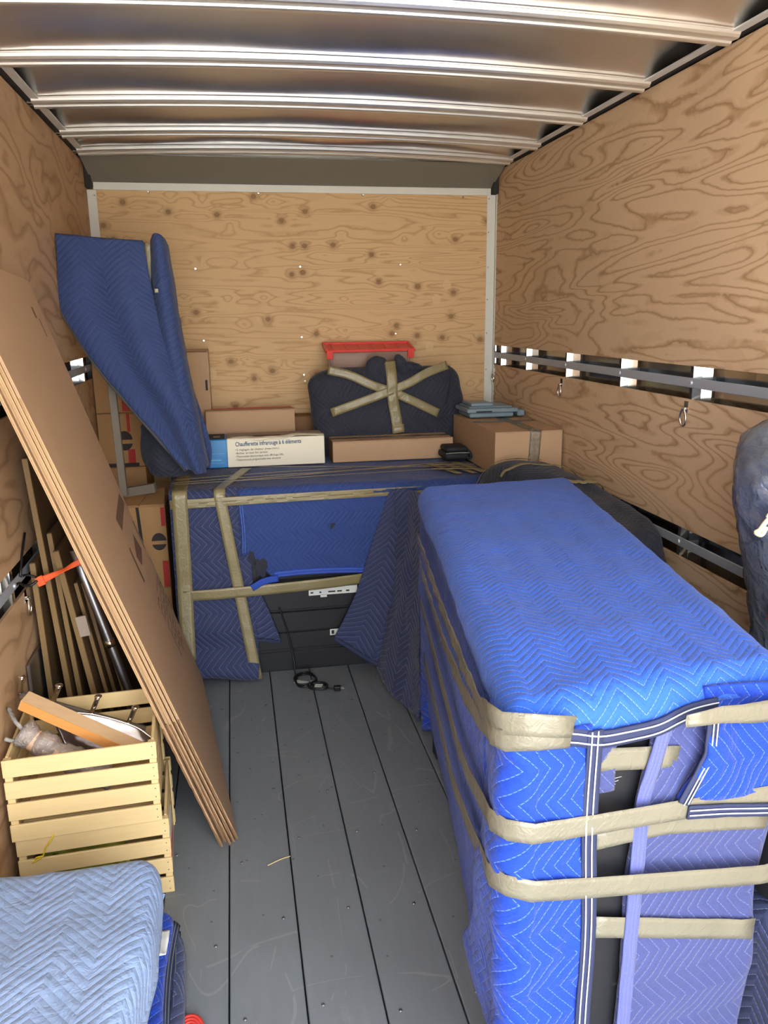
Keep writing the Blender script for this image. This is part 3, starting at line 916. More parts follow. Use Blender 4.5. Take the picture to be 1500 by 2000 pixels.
bd_ = ribbon('flap_binding', lb, FN, 0.026, M['bind'], dresser, n=20, th=0.004)
for dz in (-0.004, 0.006):
    ribbon('stitch_line', lb + FN * 0.0062 + np.array([0, 0, dz]), FN, 0.0026, M['thread'], bd_, n=20, th=0.0008, wr=0, cross=1)

# tape bands
def band(name, path, w, mat='tape', off=0.026, **kw):
    P = []; N = []
    dense = []
    for (s0, z0), (s1, z1) in zip(path[:-1], path[1:]):
        k = max(2, int(abs(s1 - s0) / 0.03))
        for t in np.linspace(0, 1, k, endpoint=False): dense.append((s0 + (s1 - s0) * t, z0 + (z1 - z0) * t))
    dense.append(path[-1])
    for s, z in dense:
        if s < -(LF - RC):
            s2 = -s; p = rring(s2, z, off); n = FN if s2 < LF else RN
            if s2 > LF - RC: n = unit(FN + RN) if s2 < LF + RC else RN
        else:
            p, n = ring(s, z, off)
        P.append(p); N.append(n)
    return ribbon(name, P, N, w, M[mat], dresser, n=len(P), **kw)
band('tape_band', [(-0.58, 0.756), (-0.545, 0.758), (-0.15, 0.785), (0.0, 0.798), (0.10, 0.775), (0.30, 0.715), (0.45, 0.690), (1.45, 0.680)], 0.040, seed=1)
band('tape_band', [(-0.58, 0.575), (-0.54, 0.582), (-0.16, 0.655), (0.0, 0.688), (0.10, 0.66), (0.30, 0.60), (0.55, 0.545), (1.30, 0.530)], 0.042, seed=2)
band('tape_band', [(-0.545, 0.692), (-0.32, 0.733), (-0.165, 0.737)], 0.036, off=0.010, seed=3)
band('tape_band', [(-0.545, 0.440), (-0.172, 0.553)], 0.044, off=0.008, seed=4)
band('tape_band', [(-0.335, 0.868), (-0.152, 0.897)], 0.044, off=0.004, seed=5)
# crumpled tape over the near-left corner, running back along the top edge
band('tape_band', [(-0.098, 0.985), (-0.03, 1.000), (0.04, 0.992), (0.13, 0.955), (0.35, 0.935), (0.65, 0.917), (1.0, 0.905), (1.55, 0.895)], 0.040, off=0.030, wr=0.004, seed=6)
band('tape_band', [(-0.095, 0.965), (-0.03, 0.972), (0.04, 0.955), (0.20, 0.905), (0.40, 0.865), (0.8, 0.825), (1.45, 0.815)], 0.038, off=0.028, wr=0.003, seed=7)
band('tape_band', [(-0.305, 0.968), (-0.38, 0.966), (-0.46, 0.955), (-0.58, 0.950), (-0.66, 0.95)], 0.042, off=0.050, wr=0.005, seed=8, wfun=lambda t: 0.55 + 0.45 * min(1, t * 2))

# ================================================================== the wrapped black cabinet at the back
cab = thing('wrapped_cabinet', 'long black cabinet wrapped in navy and mid blue blankets and taped, below the heater box', 'furniture', (0.55, 4.05, 0))
CX0, CX1, CY0, CY1, CH = -0.285, 1.42, 3.565, 4.575, 0.885
bx('carcass', (CX0, CY0, 0.03), (CX1, CY1, CH), M['black'], cab, bev=0.004, label='black chest body')
bx('plinth', (CX0 + 0.02, CY0 - 0.006, 0.0), (CX1 - 0.02, CY1 - 0.02, 0.10), M['black'], cab, bev=0.004)
bx('front_panel', (CX0 + 0.05, CY0 - 0.012, 0.31), (CX1 - 0.05, CY0 + 0.002, 0.46), M['black'], cab, bev=0.003)
bx('front_panel', (CX0 + 0.05, CY0 - 0.020, 0.205), (CX1 - 0.05, CY0 + 0.002, 0.300), M['black'], cab, bev=0.003)
bx('front_panel', (CX0 + 0.05, CY0 - 0.014, 0.115), (CX1 - 0.05, CY0 + 0.002, 0.195), M['black'], cab, bev=0.003)
pb_ = bx('paper_label', (0.290, CY0 - 0.0215, 0.376), (0.520, CY0 - 0.0115, 0.412), M['label'], cab, bev=0, label='white printed label strip')
pb_ = bx('paper_label', (0.345, CY0 - 0.0215, 0.364), (0.375, CY0 - 0.0115, 0.378), M['label'], cab, bev=0)
for k_, w_ in enumerate((0.018, 0.012, 0.045, 0.030, 0.022)):
    bx('label_mark', (0.298 + k_ * 0.042, CY0 - 0.0225, 0.386), (0.298 + k_ * 0.042 + w_ * 0.75, CY0 - 0.0212, 0.393), M['ink'], pb_, bev=0)
pb_ = bx('paper_label', (0.385, CY0 - 0.0165, 0.168), (0.425, CY0 - 0.0145, 0.198), M['label'], cab, bev=0)
bx('label_mark', (0.392, CY0 - 0.0175, 0.174), (0.405, CY0 - 0.0160, 0.192), M['ink'], pb_, bev=0)
# navy wrap on the top and left end
def wrap_profile(x0, x1, back, z0f, nx_, nz_, y_off, top_len, mirrow=0.0, r=0.03):
    """sheet that hangs down the front and rolls back over the top; columns along x"""
    G = np.zeros((nx_, nz_, 3)); UV = np.zeros((nx_, nz_, 2))
    for i, x in enumerate(np.linspace(x0, x1, nx_)):
        zb = z0f(x)
        front_len = (CH + 0.012) - r - zb
        tot = front_len + r * math.pi / 2 + top_len
        for j in range(nz_):
            l = tot * j / (nz_ - 1)
            if l < front_len: p = (x, CY0 - y_off, zb + l)
            elif l < front_len + r * math.pi / 2:
                t = (l - front_len) / r
                p = (x, CY0 - y_off + r - r * math.cos(t), CH + 0.012 - r + r * math.sin(t))
            else: p = (x, CY0 - y_off + r + (l - front_len - r * math.pi / 2), CH + 0.012)
            G[i, j] = p; UV[i, j] = (x, zb + l)
    return G, UV
G, UV = wrap_profile(CX0 - 0.025, 0.035, 0, lambda x: 0.012 + 0.03 * math.sin(8 * x) ** 2, 40, 100, 0.022, 0.95)
# the lower part swells forward where the blanket bunches
for i in range(G.shape[0]):
    for j in range(G.shape[1]):
        x, y, z = G[i, j]
        if z < 0.5 and y < CY0 + 0.02:
            k = (0.5 - z) / 0.5
            G[i, j, 1] -= 0.085 * k ** 1.3 * (0.75 + 0.25 * math.sin(30 * z + 4 * x))
            G[i, j, 0] += 0.015 * k * math.sin(9 * z)
shell('navy_blanket', G, M['navy'], cab, th=0.010, uv=UV, wr=0.007, wf=9, seed=51, flip=True, label='dark navy quilted blanket on the left')
G = np.array([[(CX0 - 0.022 - 0.012 * math.sin(y * 5), y, z) for z in np.linspace(0.02, CH + 0.008, 30)] for y in np.linspace(CY0 - 0.01, CY1, 20)])
shell('end_blanket', G, M['navy'], cab, th=0.008, wr=0.006, wf=8, seed=53, flip=False)
# loose corner of it under the cross tape
C3 = [[(0.010, CY0 - 0.03, 0.445), (0.060, CY0 - 0.035, 0.430)], [(0.015, CY0 - 0.05, 0.33), (0.105, CY0 - 0.05, 0.315)], [(0.020, CY0 - 0.06, 0.205), (0.150, CY0 - 0.06, 0.175)]]
shell('blanket_corner', cgrid(C3, 24, 14), M['navy'], cab, th=0.008, wr=0.006, wf=12, seed=54, flip=False)
ribbon('corner_hem', np.array([(0.02, CY0 - 0.066, 0.196), (0.08, CY0 - 0.066, 0.188), (0.152, CY0 - 0.064, 0.172)]), (0, -1, 0), 0.014, M['bind'], cab, n=10, th=0.003)
# mid-blue blanket over the front and top
def mz(x):
    if x < 0.03: return 0.600
    if x < 0.13: return 0.600 - 0.125 * ((x - 0.03) / 0.10)
    return 0.478 + 0.012 * math.sin(x * 6) + 0.012 * (x - 0.13)
G, UV = wrap_profile(-0.010, 1.18, 0, mz, 90, 90, 0.034, 0.93)
shell('mid_blue_blanket', G, M['blue2'], cab, th=0.010, uv=UV, wr=0.006, wf=7, seed=61, flip=True, label='mid blue quilted blanket with worn holes')
G, UV = wrap_profile(0.60, 1.20, 0, lambda x: 0.862, 30, 60, 0.046, 0.40)
shell('blanket_layer', G, M['blue2h'], cab, th=0.008, uv=UV, wr=0.004, wf=7, seed=62, flip=True)
hx = np.linspace(0.13, 0.80, 24)
hp = np.array([(x, CY0 - 0.044, mz(x) + 0.012) for x in hx])
bd_ = ribbon('bottom_hem', hp, (0, -1, 0), 0.028, mat_plain('blue_binding', srgb(44, 76, 176), 0.8), cab, n=50, th=0.004)
for dz in (-0.007, 0.007):
    ribbon('stitch_line', hp + np.array([0, -0.005, dz]), (0, -1, 0), 0.0024, mat_plain('blue_thread', srgb(90, 122, 208), 0.8), bd_, n=50, th=0.0008, wr=0, cross=1)
vp = np.array([(0.004 + 0.003 * math.sin(z * 20), CY0 - 0.042, z) for z in np.linspace(0.61, 0.845, 14)])
bd_ = ribbon('side_hem', vp, (0, -1, 0), 0.024, M['blue2'], cab, n=24, th=0.003)
for dx in (-0.006, 0.004):
    ribbon('stitch_line', vp + np.array([dx, -0.004, 0]), (0, -1, 0), 0.0024, mat_plain('blue_thread', srgb(90, 122, 208), 0.8), bd_, n=24, th=0.0008, wr=0, cross=1)
# torn tail of the hem and worn holes with grey stuffing
ribbon('hem_tail', np.array([(0.150, CY0 - 0.048, 0.482), (0.085, CY0 - 0.058, 0.476), (0.028, CY0 - 0.062, 0.448)]), (0, -1, 0), 0.030, mat_plain('blue_binding', srgb(44, 76, 176), 0.8), cab, n=14, th=0.006)
def tear(x, z, w, h, seed, n=14):
    rr = random.Random(seed)
    v = [(x, CY0 - 0.0455, z)]; f = []
    for k in range(n):
        a = 2 * math.pi * k / n; r = rr.uniform(0.55, 1.15)
        v.append((x + w * r * math.cos(a), CY0 - 0.0440, z + h * r * math.sin(a)))
    for k in range(n): f.append((0, 1 + (k + 1) % n, 1 + k))
    mesh('torn_hole', v, f, M['binddk'], cab)
tear(0.400, 0.706, 0.018, 0.024, 1); tear(0.395, 0.690, 0.012, 0.022, 2); tear(0.407, 0.722, 0.022, 0.007, 3)
tear(0.245, 0.648, 0.013, 0.013, 4)
tear(0.075, 0.540, 0.030, 0.058, 6); tear(0.035, 0.588, 0.020, 0.04, 7)

# navy flaps hanging open on the right
C3 = [[(0.670, 3.515, 0.870), (0.74, 3.47, 0.875), (0.80, 3.36, 0.872)],
      [(0.585, 3.500, 0.62), (0.69, 3.46, 0.62), (0.77, 3.36, 0.62)],
      [(0.500, 3.490, 0.38), (0.62, 3.44, 0.36), (0.72, 3.36, 0.36)],
      [(0.395, 3.480, 0.178), (0.52, 3.44, 0.085), (0.655, 3.38, 0.03)]]
shell('hanging_flap', cgrid(C3, 60, 40), M['navy'], cab, th=0.010, wr=0.010, wf=7, seed=71, flip=False, label='navy quilted blanket hanging open')
ribbon('flap_hem', np.array([(0.392, 3.472, 0.186), (0.47, 3.450, 0.135), (0.54, 3.425, 0.088), (0.62, 3.39, 0.050)]), (-0.3, -0.9, 0.2), 0.018, M['bind'], cab, n=20, th=0.004)
C3 = [[(0.690, 3.475, 0.885), (0.75, 3.40, 0.890), (0.775, 3.25, 0.885), (0.80, 3.00, 0.87)],
      [(0.690, 3.44, 0.64), (0.715, 3.35, 0.64), (0.745, 3.20, 0.64), (0.755, 2.98, 0.64)],
      [(0.655, 3.40, 0.36), (0.665, 3.31, 0.35), (0.705, 3.16, 0.34), (0.715, 2.96, 0.34)],
      [(0.580, 3.40, 0.05), (0.590, 3.25, 0.022), (0.640, 3.08, 0.018), (0.668, 2.93, 0.018)]]
shell('hanging_flap', cgrid(C3, 60, 50), M['navy'], cab, th=0.010, wr=0.016, wf=6.5, seed=73, flip=False)

# tape on the cabinet
def ctape(name, pts, w, n=(0, -1, 0), mat='tape2', **kw):
    return ribbon(name, np.array(pts, float), np.array(n, float), w, M[mat], cab, **kw)
F = CY0 - 0.052; T = CH + 0.026
def over(xb, xt, zb, ytop, w, mid=None, lowy=0.0, seed=0, dx=0.0):
    """vertical strip: up the front and back over the top"""
    pts = []; ns = []
    for t in np.linspace(0, 1, 22):
        z = zb + (T - 0.03 - zb) * t
        x = xb + (xt - xb) * t
        bulge = 0.085 * max(0, (0.5 - z) / 0.5) ** 1.3 * lowy
        pts.append((x, F - bulge, z)); ns.append((0, -1, 0))
    for t in np.linspace(0.15, 1, 6):
        an = t * math.pi / 2
        pts.append((xt, F + 0.03 * (1 - math.cos(an)), T - 0.03 + 0.03 * math.sin(an))); ns.append((0, -math.cos(an), math.sin(an)))
    for t in np.linspace(0.1, 1, 10):
        pts.append((xt + dx * t, F + 0.03 + (ytop - F - 0.03) * t, T)); ns.append((0, 0, 1))
    return ribbon('tape_strip', pts, ns, w, M['tape2'], cab, n=60, seed=seed, wr=0.0016)
over(-0.272, -0.262, 0.14, 4.0, 0.066, lowy=1.0, seed=81)
over(0.030, -0.090, 0.010, 4.0, 0.050, lowy=0.55, seed=82, dx=0.13)
for k, (zl, zr, w) in enumerate([(0.862, 0.870, 0.022), (0.846, 0.858, 0.018), (0.838, 0.850, 0.012)]):
    ctape('tape_strip', [(CX0 - 0.02, F + 0.002, zl), (0.2, F - 0.001, (zl + zr) / 2 + 0.002), (0.85, F + 0.002, zr)], w, seed=90 + k, wr=0.002)
ctape('tape_strip', [(-0.275, F - 0.004, 0.428), (0.0, F - 0.012, 0.434), (0.35, F - 0.002, 0.442), (0.62, F + 0.02, 0.452)], 0.050, seed=95, wr=0.002)
for k, (a, b, w) in enumerate([((-0.29, 3.66), (0.95, 3.80), 0.010), ((-0.29, 3.72), (0.55, 3.84), 0.008), ((-0.05, 3.62), (1.05, 3.86), 0.012), ((0.10, 3.95), (1.10, 3.72), 0.010), ((-0.29, 3.60), (1.15, 3.70), 0.007)]):
    ctape('tape_strip', [(a[0], a[1], T + 0.012 + 0.001 * k), ((a[0] + b[0]) / 2, (a[1] + b[1]) / 2, T + 0.014), (b[0], b[1], T + 0.010 + 0.001 * k)], w, n=(0, 0, 1), seed=100 + k, wr=0.0006)
for k, (a, b, w) in enumerate([((0.93, 3.84), (1.02, 3.56), 0.035), ((1.00, 3.84), (1.09, 3.55), 0.030), ((1.07, 3.84), (1.14, 3.56), 0.036), ((0.92, 3.78), (1.15, 3.75), 0.030), ((0.91, 3.66), (1.15, 3.62), 0.026)]):
    ctape('tape_strip', [(a[0], a[1], T + 0.013 + 0.0015 * k), ((a[0] + b[0]) / 2, (a[1] + b[1]) / 2, T + 0.014 + 0.0015 * k), (b[0], b[1], T + 0.011 + 0.0015 * k)], w, n=(0, 0, 1), seed=110 + k)

# power cord coming out of the cabinet, with tag and plug
cord = thing('power_cord', 'coiled black power cord with plug and white tag on the floor before the cabinet', 'cord', (0.27, 3.40, 0))
tube('cable', [(0.150, 3.536, 0.33), (0.185, 3.528, 0.20), (0.205, 3.505, 0.08), (0.207, 3.47, 0.016), (0.215, 3.44, 0.008)], 0.0038, M['blackrub'], cord, n=30)
loop = []
for t in np.linspace(0, 2 * math.pi * 3.2, 80):
    loop.append((0.248 + 0.048 * math.cos(t + 2.4) + 0.006 * math.sin(2.1 * t), 3.415 + 0.062 * math.sin(t + 2.4) * (1 + 0.06 * math.sin(t * 0.6)), 0.008 + 0.006 * (t / (2 * math.pi)) + 0.002 * math.sin(3 * t)))
tube('coil', loop, 0.0040, M['blackrub'], cord)
loop = []
for t in np.linspace(0, 2 * math.pi * 2.2, 60):
    loop.append((0.300 + 0.045 * math.cos(t + 0.5) + 0.003 * math.sin(3 * t), 3.335 + 0.030 * math.sin(t + 0.5) + 0.25 * (0.300 - (0.300 + 0.045 * math.cos(t + 0.5))), 0.008 + 0.006 * (t / (2 * math.pi))))
tube('coil', loop, 0.0040, M['blackrub'], cord)
tube('cable', [(0.335, 3.315, 0.012), (0.355, 3.305, 0.012), (0.375, 3.300, 0.012)], 0.004, M['blackrub'], cord, n=8)
pl_ = bx('plug', (0.368, 3.288, 0.002), (0.398, 3.312, 0.024), M['blackrub'], cord, bev=0.004, seg=2)
for y in (3.293, 3.306):
    bx('plug_pin', (0.396, y - 0.0008, 0.009), (0.414, y + 0.0008, 0.016), M['chrome'], pl_, bev=0, label='bright metal plug pin')
v = [(0.195, 3.415, 0.004), (0.205, 3.440, 0.006), (0.262, 3.395, 0.012), (0.270, 3.345, 0.006), (0.232, 3.395, 0.009)]
mesh('tag', v + [(a, b, c - 0.0008) for a, b, c in v], [(0, 4, 1), (1, 4, 2), (2, 4, 3), (3, 4, 0), (5, 6, 9), (6, 7, 9), (7, 8, 9), (8, 5, 9)], M['label'], cord, label='white paper tag')
for (x0, y0, x1, y1) in ((0.285, 3.335, 0.315, 3.322), (0.288, 3.352, 0.322, 3.340)):
    plank_between('tag', (x0, y0, 0.014), (x1, y1, 0.016), 0.012, 0.001, M['label'], cord, bev=0)
tube('tie', [(0.262, 3.350, 0.012), (0.272, 3.372, 0.026), (0.284, 3.392, 0.014)], 0.0012, M['label'], cord, n=8, seg=5)

# ================================================================== left side: flat cartons leaning on the wall
SN = np.array([-0.068, 2.313, 0.004]); SF = np.array([-0.213, 3.40, 0.078]); TN = np.array([-0.645, 2.12, 1.82]); TF = np.array([-0.658, 2.95, 1.775])
def sheet_pt(p, q, d=0.0):
    P = (SN * (1 - p) + SF * p) * (1 - q) + (TN * (1 - p) + TF * p) * q
    n = np.cross(SF - SN, TN - SN); n /= np.linalg.norm(n)
    if n[0] < 0: n = -n                        # towards the aisle / up
    return P + n * d
SHN = np.cross(SF - SN, TN - SN); SHN /= np.linalg.norm(SHN)
if SHN[0] < 0: SHN = -SHN
labels_card = ['flattened brown carton leaning on left wall, outermost of its stack, printed with small squares',
               'flattened brown carton second from the outside in the leaning stack at left',
               'flattened brown carton in the middle of the leaning stack at left wall',
               'flattened brown carton fourth from the outside in the leaning stack at left',
               'flattened brown carton innermost of the leaning stack, nearest the left boards']
rs = random.Random(12)
for k in range(5):
    d0 = -0.0125 * k
    pa = [0.0, -0.004, -0.010, 0.004, -0.016][k]; pb = 1.0 - 0.02 * k
    qa = 0.0; qb = [1.0, 0.985, 0.97, 0.95, 0.985][k]
    root = thing('flattened_carton', labels_card[k], 'cardboard', tuple(sheet_pt(0.5, 0.0, d0 - 0.012)), 'flattened cartons leaning on the left wall')
    for li, dd in enumerate((0.0, -0.0043)):
        qs = np.linspace(qa, qb, 30); ps = np.linspace(pa + 0.003 * li, pb, 14)
        G = np.array([[sheet_pt(p, q, d0 * (1 - 0.32 * q) + dd + 0.0) for q in qs] for p in ps])
        if k == 0 and li == 0: pass
        shell('carton_panel', G, M['card'], root, th=0.0036, smooth=False, flip=False)
    # raw corrugated edges facing the rear
    for li, dd in enumerate((-0.0018, -0.0061)):
        e = np.array([sheet_pt(pa - 0.0012 + 0.003 * li, q, d0 * (1 - 0.32 * q) + dd) for q in np.linspace(0.0, min(qb, 0.80 + 0.05 * k), 20)])
        tdir = unit(SN - SF)
        ribbon('cut_edge', e, tdir, 0.0046, M['cardedge'], root, n=20, th=0.001, wr=0.0, cross=1)
    # frayed lower flap edge
    fr = []
    for q in np.linspace(0.0, 0.26, 26): fr.append(sheet_pt(pa - 0.002, q, d0 - 0.004 + rs.uniform(-0.0013, 0.0013)))
    tube('frayed_edge', fr, 0.0027, M['cardk'], root, seg=5, smooth=False)
    if k == 0:
        def mark(name, poly, mat='inkbrown', d=0.0008):
            v = [sheet_pt(p, q, d) for p, q in poly]
            c = sum(v) / len(v)
            mesh(name, list(v) + [x - SHN * 0.0004 for x in v], [tuple(range(len(v)))], M[mat], root)
        mark('printed_square', [(0.93, 0.548), (0.955, 0.520), (0.595, 0.509), (0.576, 0.538)])
        mark('printed_square', [(0.814, 0.466), (0.87, 0.418), (0.688, 0.412), (0.648, 0.440)])
        mark('printed_bar', [(0.562, 0.476), (0.59, 0.473), (0.578, 0.397), (0.55, 0.401)])
        mark('printed_bar', [(0.81, 0.945), (0.84, 0.945), (0.84, 0.925), (0.81, 0.925)])
        mark('printed_bar', [(0.865, 0.925), (0.88, 0.925), (0.88, 0.89), (0.865, 0.89)])
        mark('printed_bar', [(0.955, 0.472), (0.975, 0.472), (0.975, 0.400), (0.955, 0.400)])
        # worn rows of sideways lettering, too rubbed to read
        for r_, (p0, q0, q1) in enumerate(((0.90, 0.325, 0.215), (0.77, 0.330, 0.17), (0.64, 0.325, 0.20))):
            q = q0
            while q > q1:
                w = rs.uniform(0.010, 0.018)
                mark('worn_letter', [(p0, q), (p0 + 0.095, q), (p0 + 0.095, q - 0.0032), (p0, q - 0.0032)])
                if rs.random() < 0.7: mark('worn_letter', [(p0, q), (p0 + 0.012, q), (p0 + 0.012, q - w), (p0, q - w)])
                if rs.random() < 0.6: mark('worn_letter', [(p0 + 0.083, q), (p0 + 0.095, q), (p0 + 0.095, q - w), (p0 + 0.083, q - w)])
                q -= w + 0.005
        plank_between('edge_strip', sheet_pt(1.006, 0.205, -0.004), sheet_pt(1.006, 0.365, -0.004), 0.010, 0.014, M['greywood'], root, side=tuple(SHN), bev=0, label='pale grey plastic strip')

# ---- brown boards standing on edge against the left wall
def board(i, top, bot, t, depth, label, edge=True, mat='board', y1=None):
    """top/bot = near-end corner points (x,z) at y = Y; the board runs away from the viewer"""
    y0, xt, zt, xb = top[0], top[1], top[2], bot
    root = thing('brown_board', label, 'board', (xb, y0 + depth / 2, 0), 'boards leaning at the left wall')
    p0 = Vector((xb, y0 + depth / 2, 0.004)); p1 = Vector((xt, y0 + depth / 2, zt))
    plank_between('board_panel', p0, p1, depth, t, M[mat], root, side=(0, 1, 0))
    if edge:
        q0 = Vector((xb, y0 - 0.002, 0.006)); q1 = Vector((xt, y0 - 0.002, zt - 0.002))
        plank_between('edge_band', q0, q1, 0.004, t * 0.92, M['boardedge'], root, side=(0, 1, 0), bev=0, label='pale raw board edge')
    return root
board(0, (2.60, -0.665, 0.895), -0.648, 0.018, 0.60, 'short brown board upright against left wall, nearest the wall rail, pale raw edge')
board(1, (2.62, -0.655, 1.23), -0.575, 0.018, 0.70, 'tallest brown board leaning at left wall behind the orange strap')
board(2, (2.64, -0.613, 0.98), -0.545, 0.016, 0.70, 'brown board leaning close beside the tallest board at left')
b4 = board(3, (2.60, -0.590, 0.930), -0.462, 0.019, 0.62, 'brown board with broad pale edge and a grey tape patch, mid-row at left')
bx('tape_patch', (-0.548, 2.592, 0.635), (-0.515, 2.600, 0.705), M['greycard'], b4, R=frame(0, 0, -0.14), bev=0, label='grey tape patch')
board(4, (2.66, -0.553, 0.80), -0.43, 0.012, 0.62, 'thin brown board standing next to the board with tape patch')
board(5, (2.68, -0.535, 0.79), -0.405, 0.012, 0.60, 'thin dark board second from the steel tube at left', edge=False)
board(6, (2.70, -0.511, 0.76), -0.375, 0.010, 0.55, 'narrow brown board beside the steel tube, thin pale edge')
g = bx('metal_sheet', (-0.687, 2.47, 0.004), (-0.675, 3.30, 0.60), M['tubesteel'], R=None, bev=0.002, loc=(-0.68, 2.9, 0.0)); tag(g, 'grey metal sheet standing low against left plywood wall behind the crate', 'sheet')
t = thing('steel_tube', 'dull steel tube leaning upright behind the flattened cartons at left', 'tube', (-0.31, 2.62, 0))
tube('tube_body', [(-0.310, 2.62, 0.008), (-0.535, 2.60, 0.93)], 0.015, M['tubesteel'], t, n=8, seg=14)
tube('collar', [(-0.452, 2.607, 0.588), (-0.458, 2.607, 0.612)], 0.018, M['chrome'], t, n=3, seg=14)
# orange strap with its black hook in the rail
t = thing('orange_strap', 'orange ratchet strap with black hook across the boards at left wall', 'strap', (-0.66, 2.54, 0.84))
sp = np.array([(-0.640, 2.575, 0.842), (-0.600, 2.575, 0.858), (-0.565, 2.575, 0.872), (-0.530, 2.575, 0.890), (-0.490, 2.585, 0.905)])
ribbon('webbing', sp, np.array([(0.1, -1, 0.1), (0.1, -0.9, 0.3), (0.1, -0.5, 0.8), (0.1, -0.9, 0.2), (0.1, -1, 0.0)]), 0.026, M['orange'], t, n=24, th=0.002, wr=0.0, wfun=lambda q: 1.0 - 0.45 * math.sin(math.pi * q))
bx('webbing_fold', (-0.652, 2.568, 0.826), (-0.628, 2.576, 0.858), M['orange'], t, R=frame(0, 0, -0.35), bev=0.001)
tube('hook', [(-0.648, 2.570, 0.845), (-0.668, 2.565, 0.832), (-0.686, 2.55, 0.838), (-0.690, 2.53, 0.852), (-0.694, 2.50, 0.858)], 0.0045, M['blackrub'], t, n=16)
tube('wire_arm', [(-0.650, 2.570, 0.855), (-0.672, 2.560, 0.868), (-0.688, 2.54, 0.872)], 0.004, M['blackrub'], t, n=10)
tube('wire_tail', [(-0.688, 2.535, 0.872), (-0.687, 2.58, 0.93), (-0.686, 2.64, 0.985)], 0.004, M['blackrub'], t, n=8)

# ---- slatted crates
def crate(origin, ang, w, d, h, label, nsl=4, sticker=False):
    R = Matrix.Rotation(ang, 3, 'Z')
    o = Vector(origin)                      # front-right-bottom corner
    root = thing('slatted_crate', label, 'crate', tuple(o + R @ Vector((-w / 2, d / 2, 0))), 'slatted wooden crates')
    def part(name, lo, hi, bev=0.0015, lab=None):
        bm = bmesh.new(); box_bm(bm, lo, hi, None, None, bev)
        for v in bm.verts: v.co = o + R @ v.co
        return bm_obj(name, bm, M['crate'], root)
    th = 0.008
    fronts = []
    gap = 0.0145; sh = (h - gap * (nsl - 1)) / nsl
    for k in range(nsl):
        z0 = k * (sh + gap)
        fronts.append(part('slat', (-w, -th, z0), (0, 0, z0 + sh)))                     # front
        part('slat', (-w, d, z0), (0, d + th, z0 + sh))                  # back
        part('end_slat', (-th - 0.006, 0.016, z0), (-0.006, d - 0.016, z0 + sh))         # right end
        part('end_slat', (-w + 0.006, 0.016, z0), (-w + th + 0.006, d - 0.016, z0 + sh))
    for x0 in (-0.022, -w + 0.002):
        for y0 in (0.0, d - 0.016):
            part('corner_post', (x0, y0, 0.0), (x0 + 0.020, y0 + 0.016, h - 0.002))
    for k in range(5):
        y0 = 0.004 + k * (d - 0.008 - 0.055) / 4
        part('bottom_slat', (-w + 0.015, y0, 0.002), (-0.015, y0 + 0.055, 0.010))
    # nail heads
    for k in range(nsl):
        for dz in (0.25, 0.75):
            z = k * (sh + gap) + sh * dz
            p = o + R @ Vector((-0.012, -th - 0.0004, z))
            bm = bmesh.new(); bmesh.ops.create_cone(bm, cap_ends=True, segments=6, radius1=0.0018, radius2=0.0015, depth=0.0012, matrix=Matrix.Translation(p) @ Matrix.Rotation(math.pi / 2, 4, 'X'))
            bm_obj('nail', bm, M['screw'], fronts[k])
    if sticker:
        for (z0, z1, mt) in ((0.060, 0.155, 'label'), (0.055, 0.095, 'red')):
            bm = bmesh.new(); box_bm(bm, (-0.0062, 0.06, z0), (-0.0046 if mt == 'label' else -0.0040, 0.20, z1))
            for v in bm.verts: v.co = o + R @ v.co
            bm_obj('sticker', bm, M[mt], root, label='white and red sticker')
    return root
CA = math.radians(3.2)
crate((-0.256, 2.115, 0.0), CA, 0.412, 0.335, 0.245, 'lower pale pine slatted crate on the floor under the other crate', sticker=True)
crate((-0.272, 2.108, 0.247), CA, 0.402, 0.340, 0.250, 'upper pale pine slatted crate filled with timber, hooks and wrapped things')
# contents
t = thing('timber_block', 'short square timber, orange on one side, sticking out of the upper crate', 'timber', (-0.50, 2.2, 0.5))
plank_between('timber_body', (-0.645, 2.250, 0.590), (-0.325, 2.185, 0.422), 0.034, 0.050, M['lumber'], t, side=(0.0, -0.15, 1.0), bev=0.002)
plank_between('stained_face', (-0.6475, 2.2245, 0.586), (-0.327, 2.1595, 0.418), 0.032, 0.002, M['lumber_o'], t, side=(0.0, -0.15, 1.0), bev=0, label='orange-brown side face')
t = thing('wrapped_tool', 'long thing in crinkled clear wrap lying left of the timber in the upper crate', 'parcel', (-0.55, 2.19, 0.45))
tube('inner_body', [(-0.640, 2.195, 0.515), (-0.585, 2.18, 0.475), (-0.50, 2.172, 0.415), (-0.42, 2.170, 0.355)], 0.028, mat_plain('beige_contents', srgb(206, 170, 140), 0.6), t, n=14, seg=12, rfun=lambda q: 0.9 + 0.25 * math.sin(q * 5))
tube('wrap', [(-0.644, 2.195, 0.520), (-0.585, 2.18, 0.479), (-0.50, 2.172, 0.419), (-0.41, 2.170, 0.350)], 0.035, M['film2'], t, n=30, seg=18, rfun=lambda q: 1.0 + 0.16 * math.sin(q * 23) + 0.1 * math.sin(q * 51))
tube('wrap_twist', [(-0.684, 2.24, 0.575), (-0.66, 2.20, 0.553), (-0.635, 2.185, 0.520), (-0.66, 2.175, 0.505), (-0.684, 2.17, 0.515)], 0.006, M['film2'], t, n=20, seg=8)
t = thing('coat_rack', 'coat rack bar with four bright chrome pegs leaning in the upper crate', 'coat rack', (-0.50, 2.36, 0.45))
plank_between('rack_bar', (-0.680, 2.352, 0.560), (-0.330, 2.345, 0.408), 0.012, 0.018, M['greywood'], t, side=(0.02, 1, 0.05))
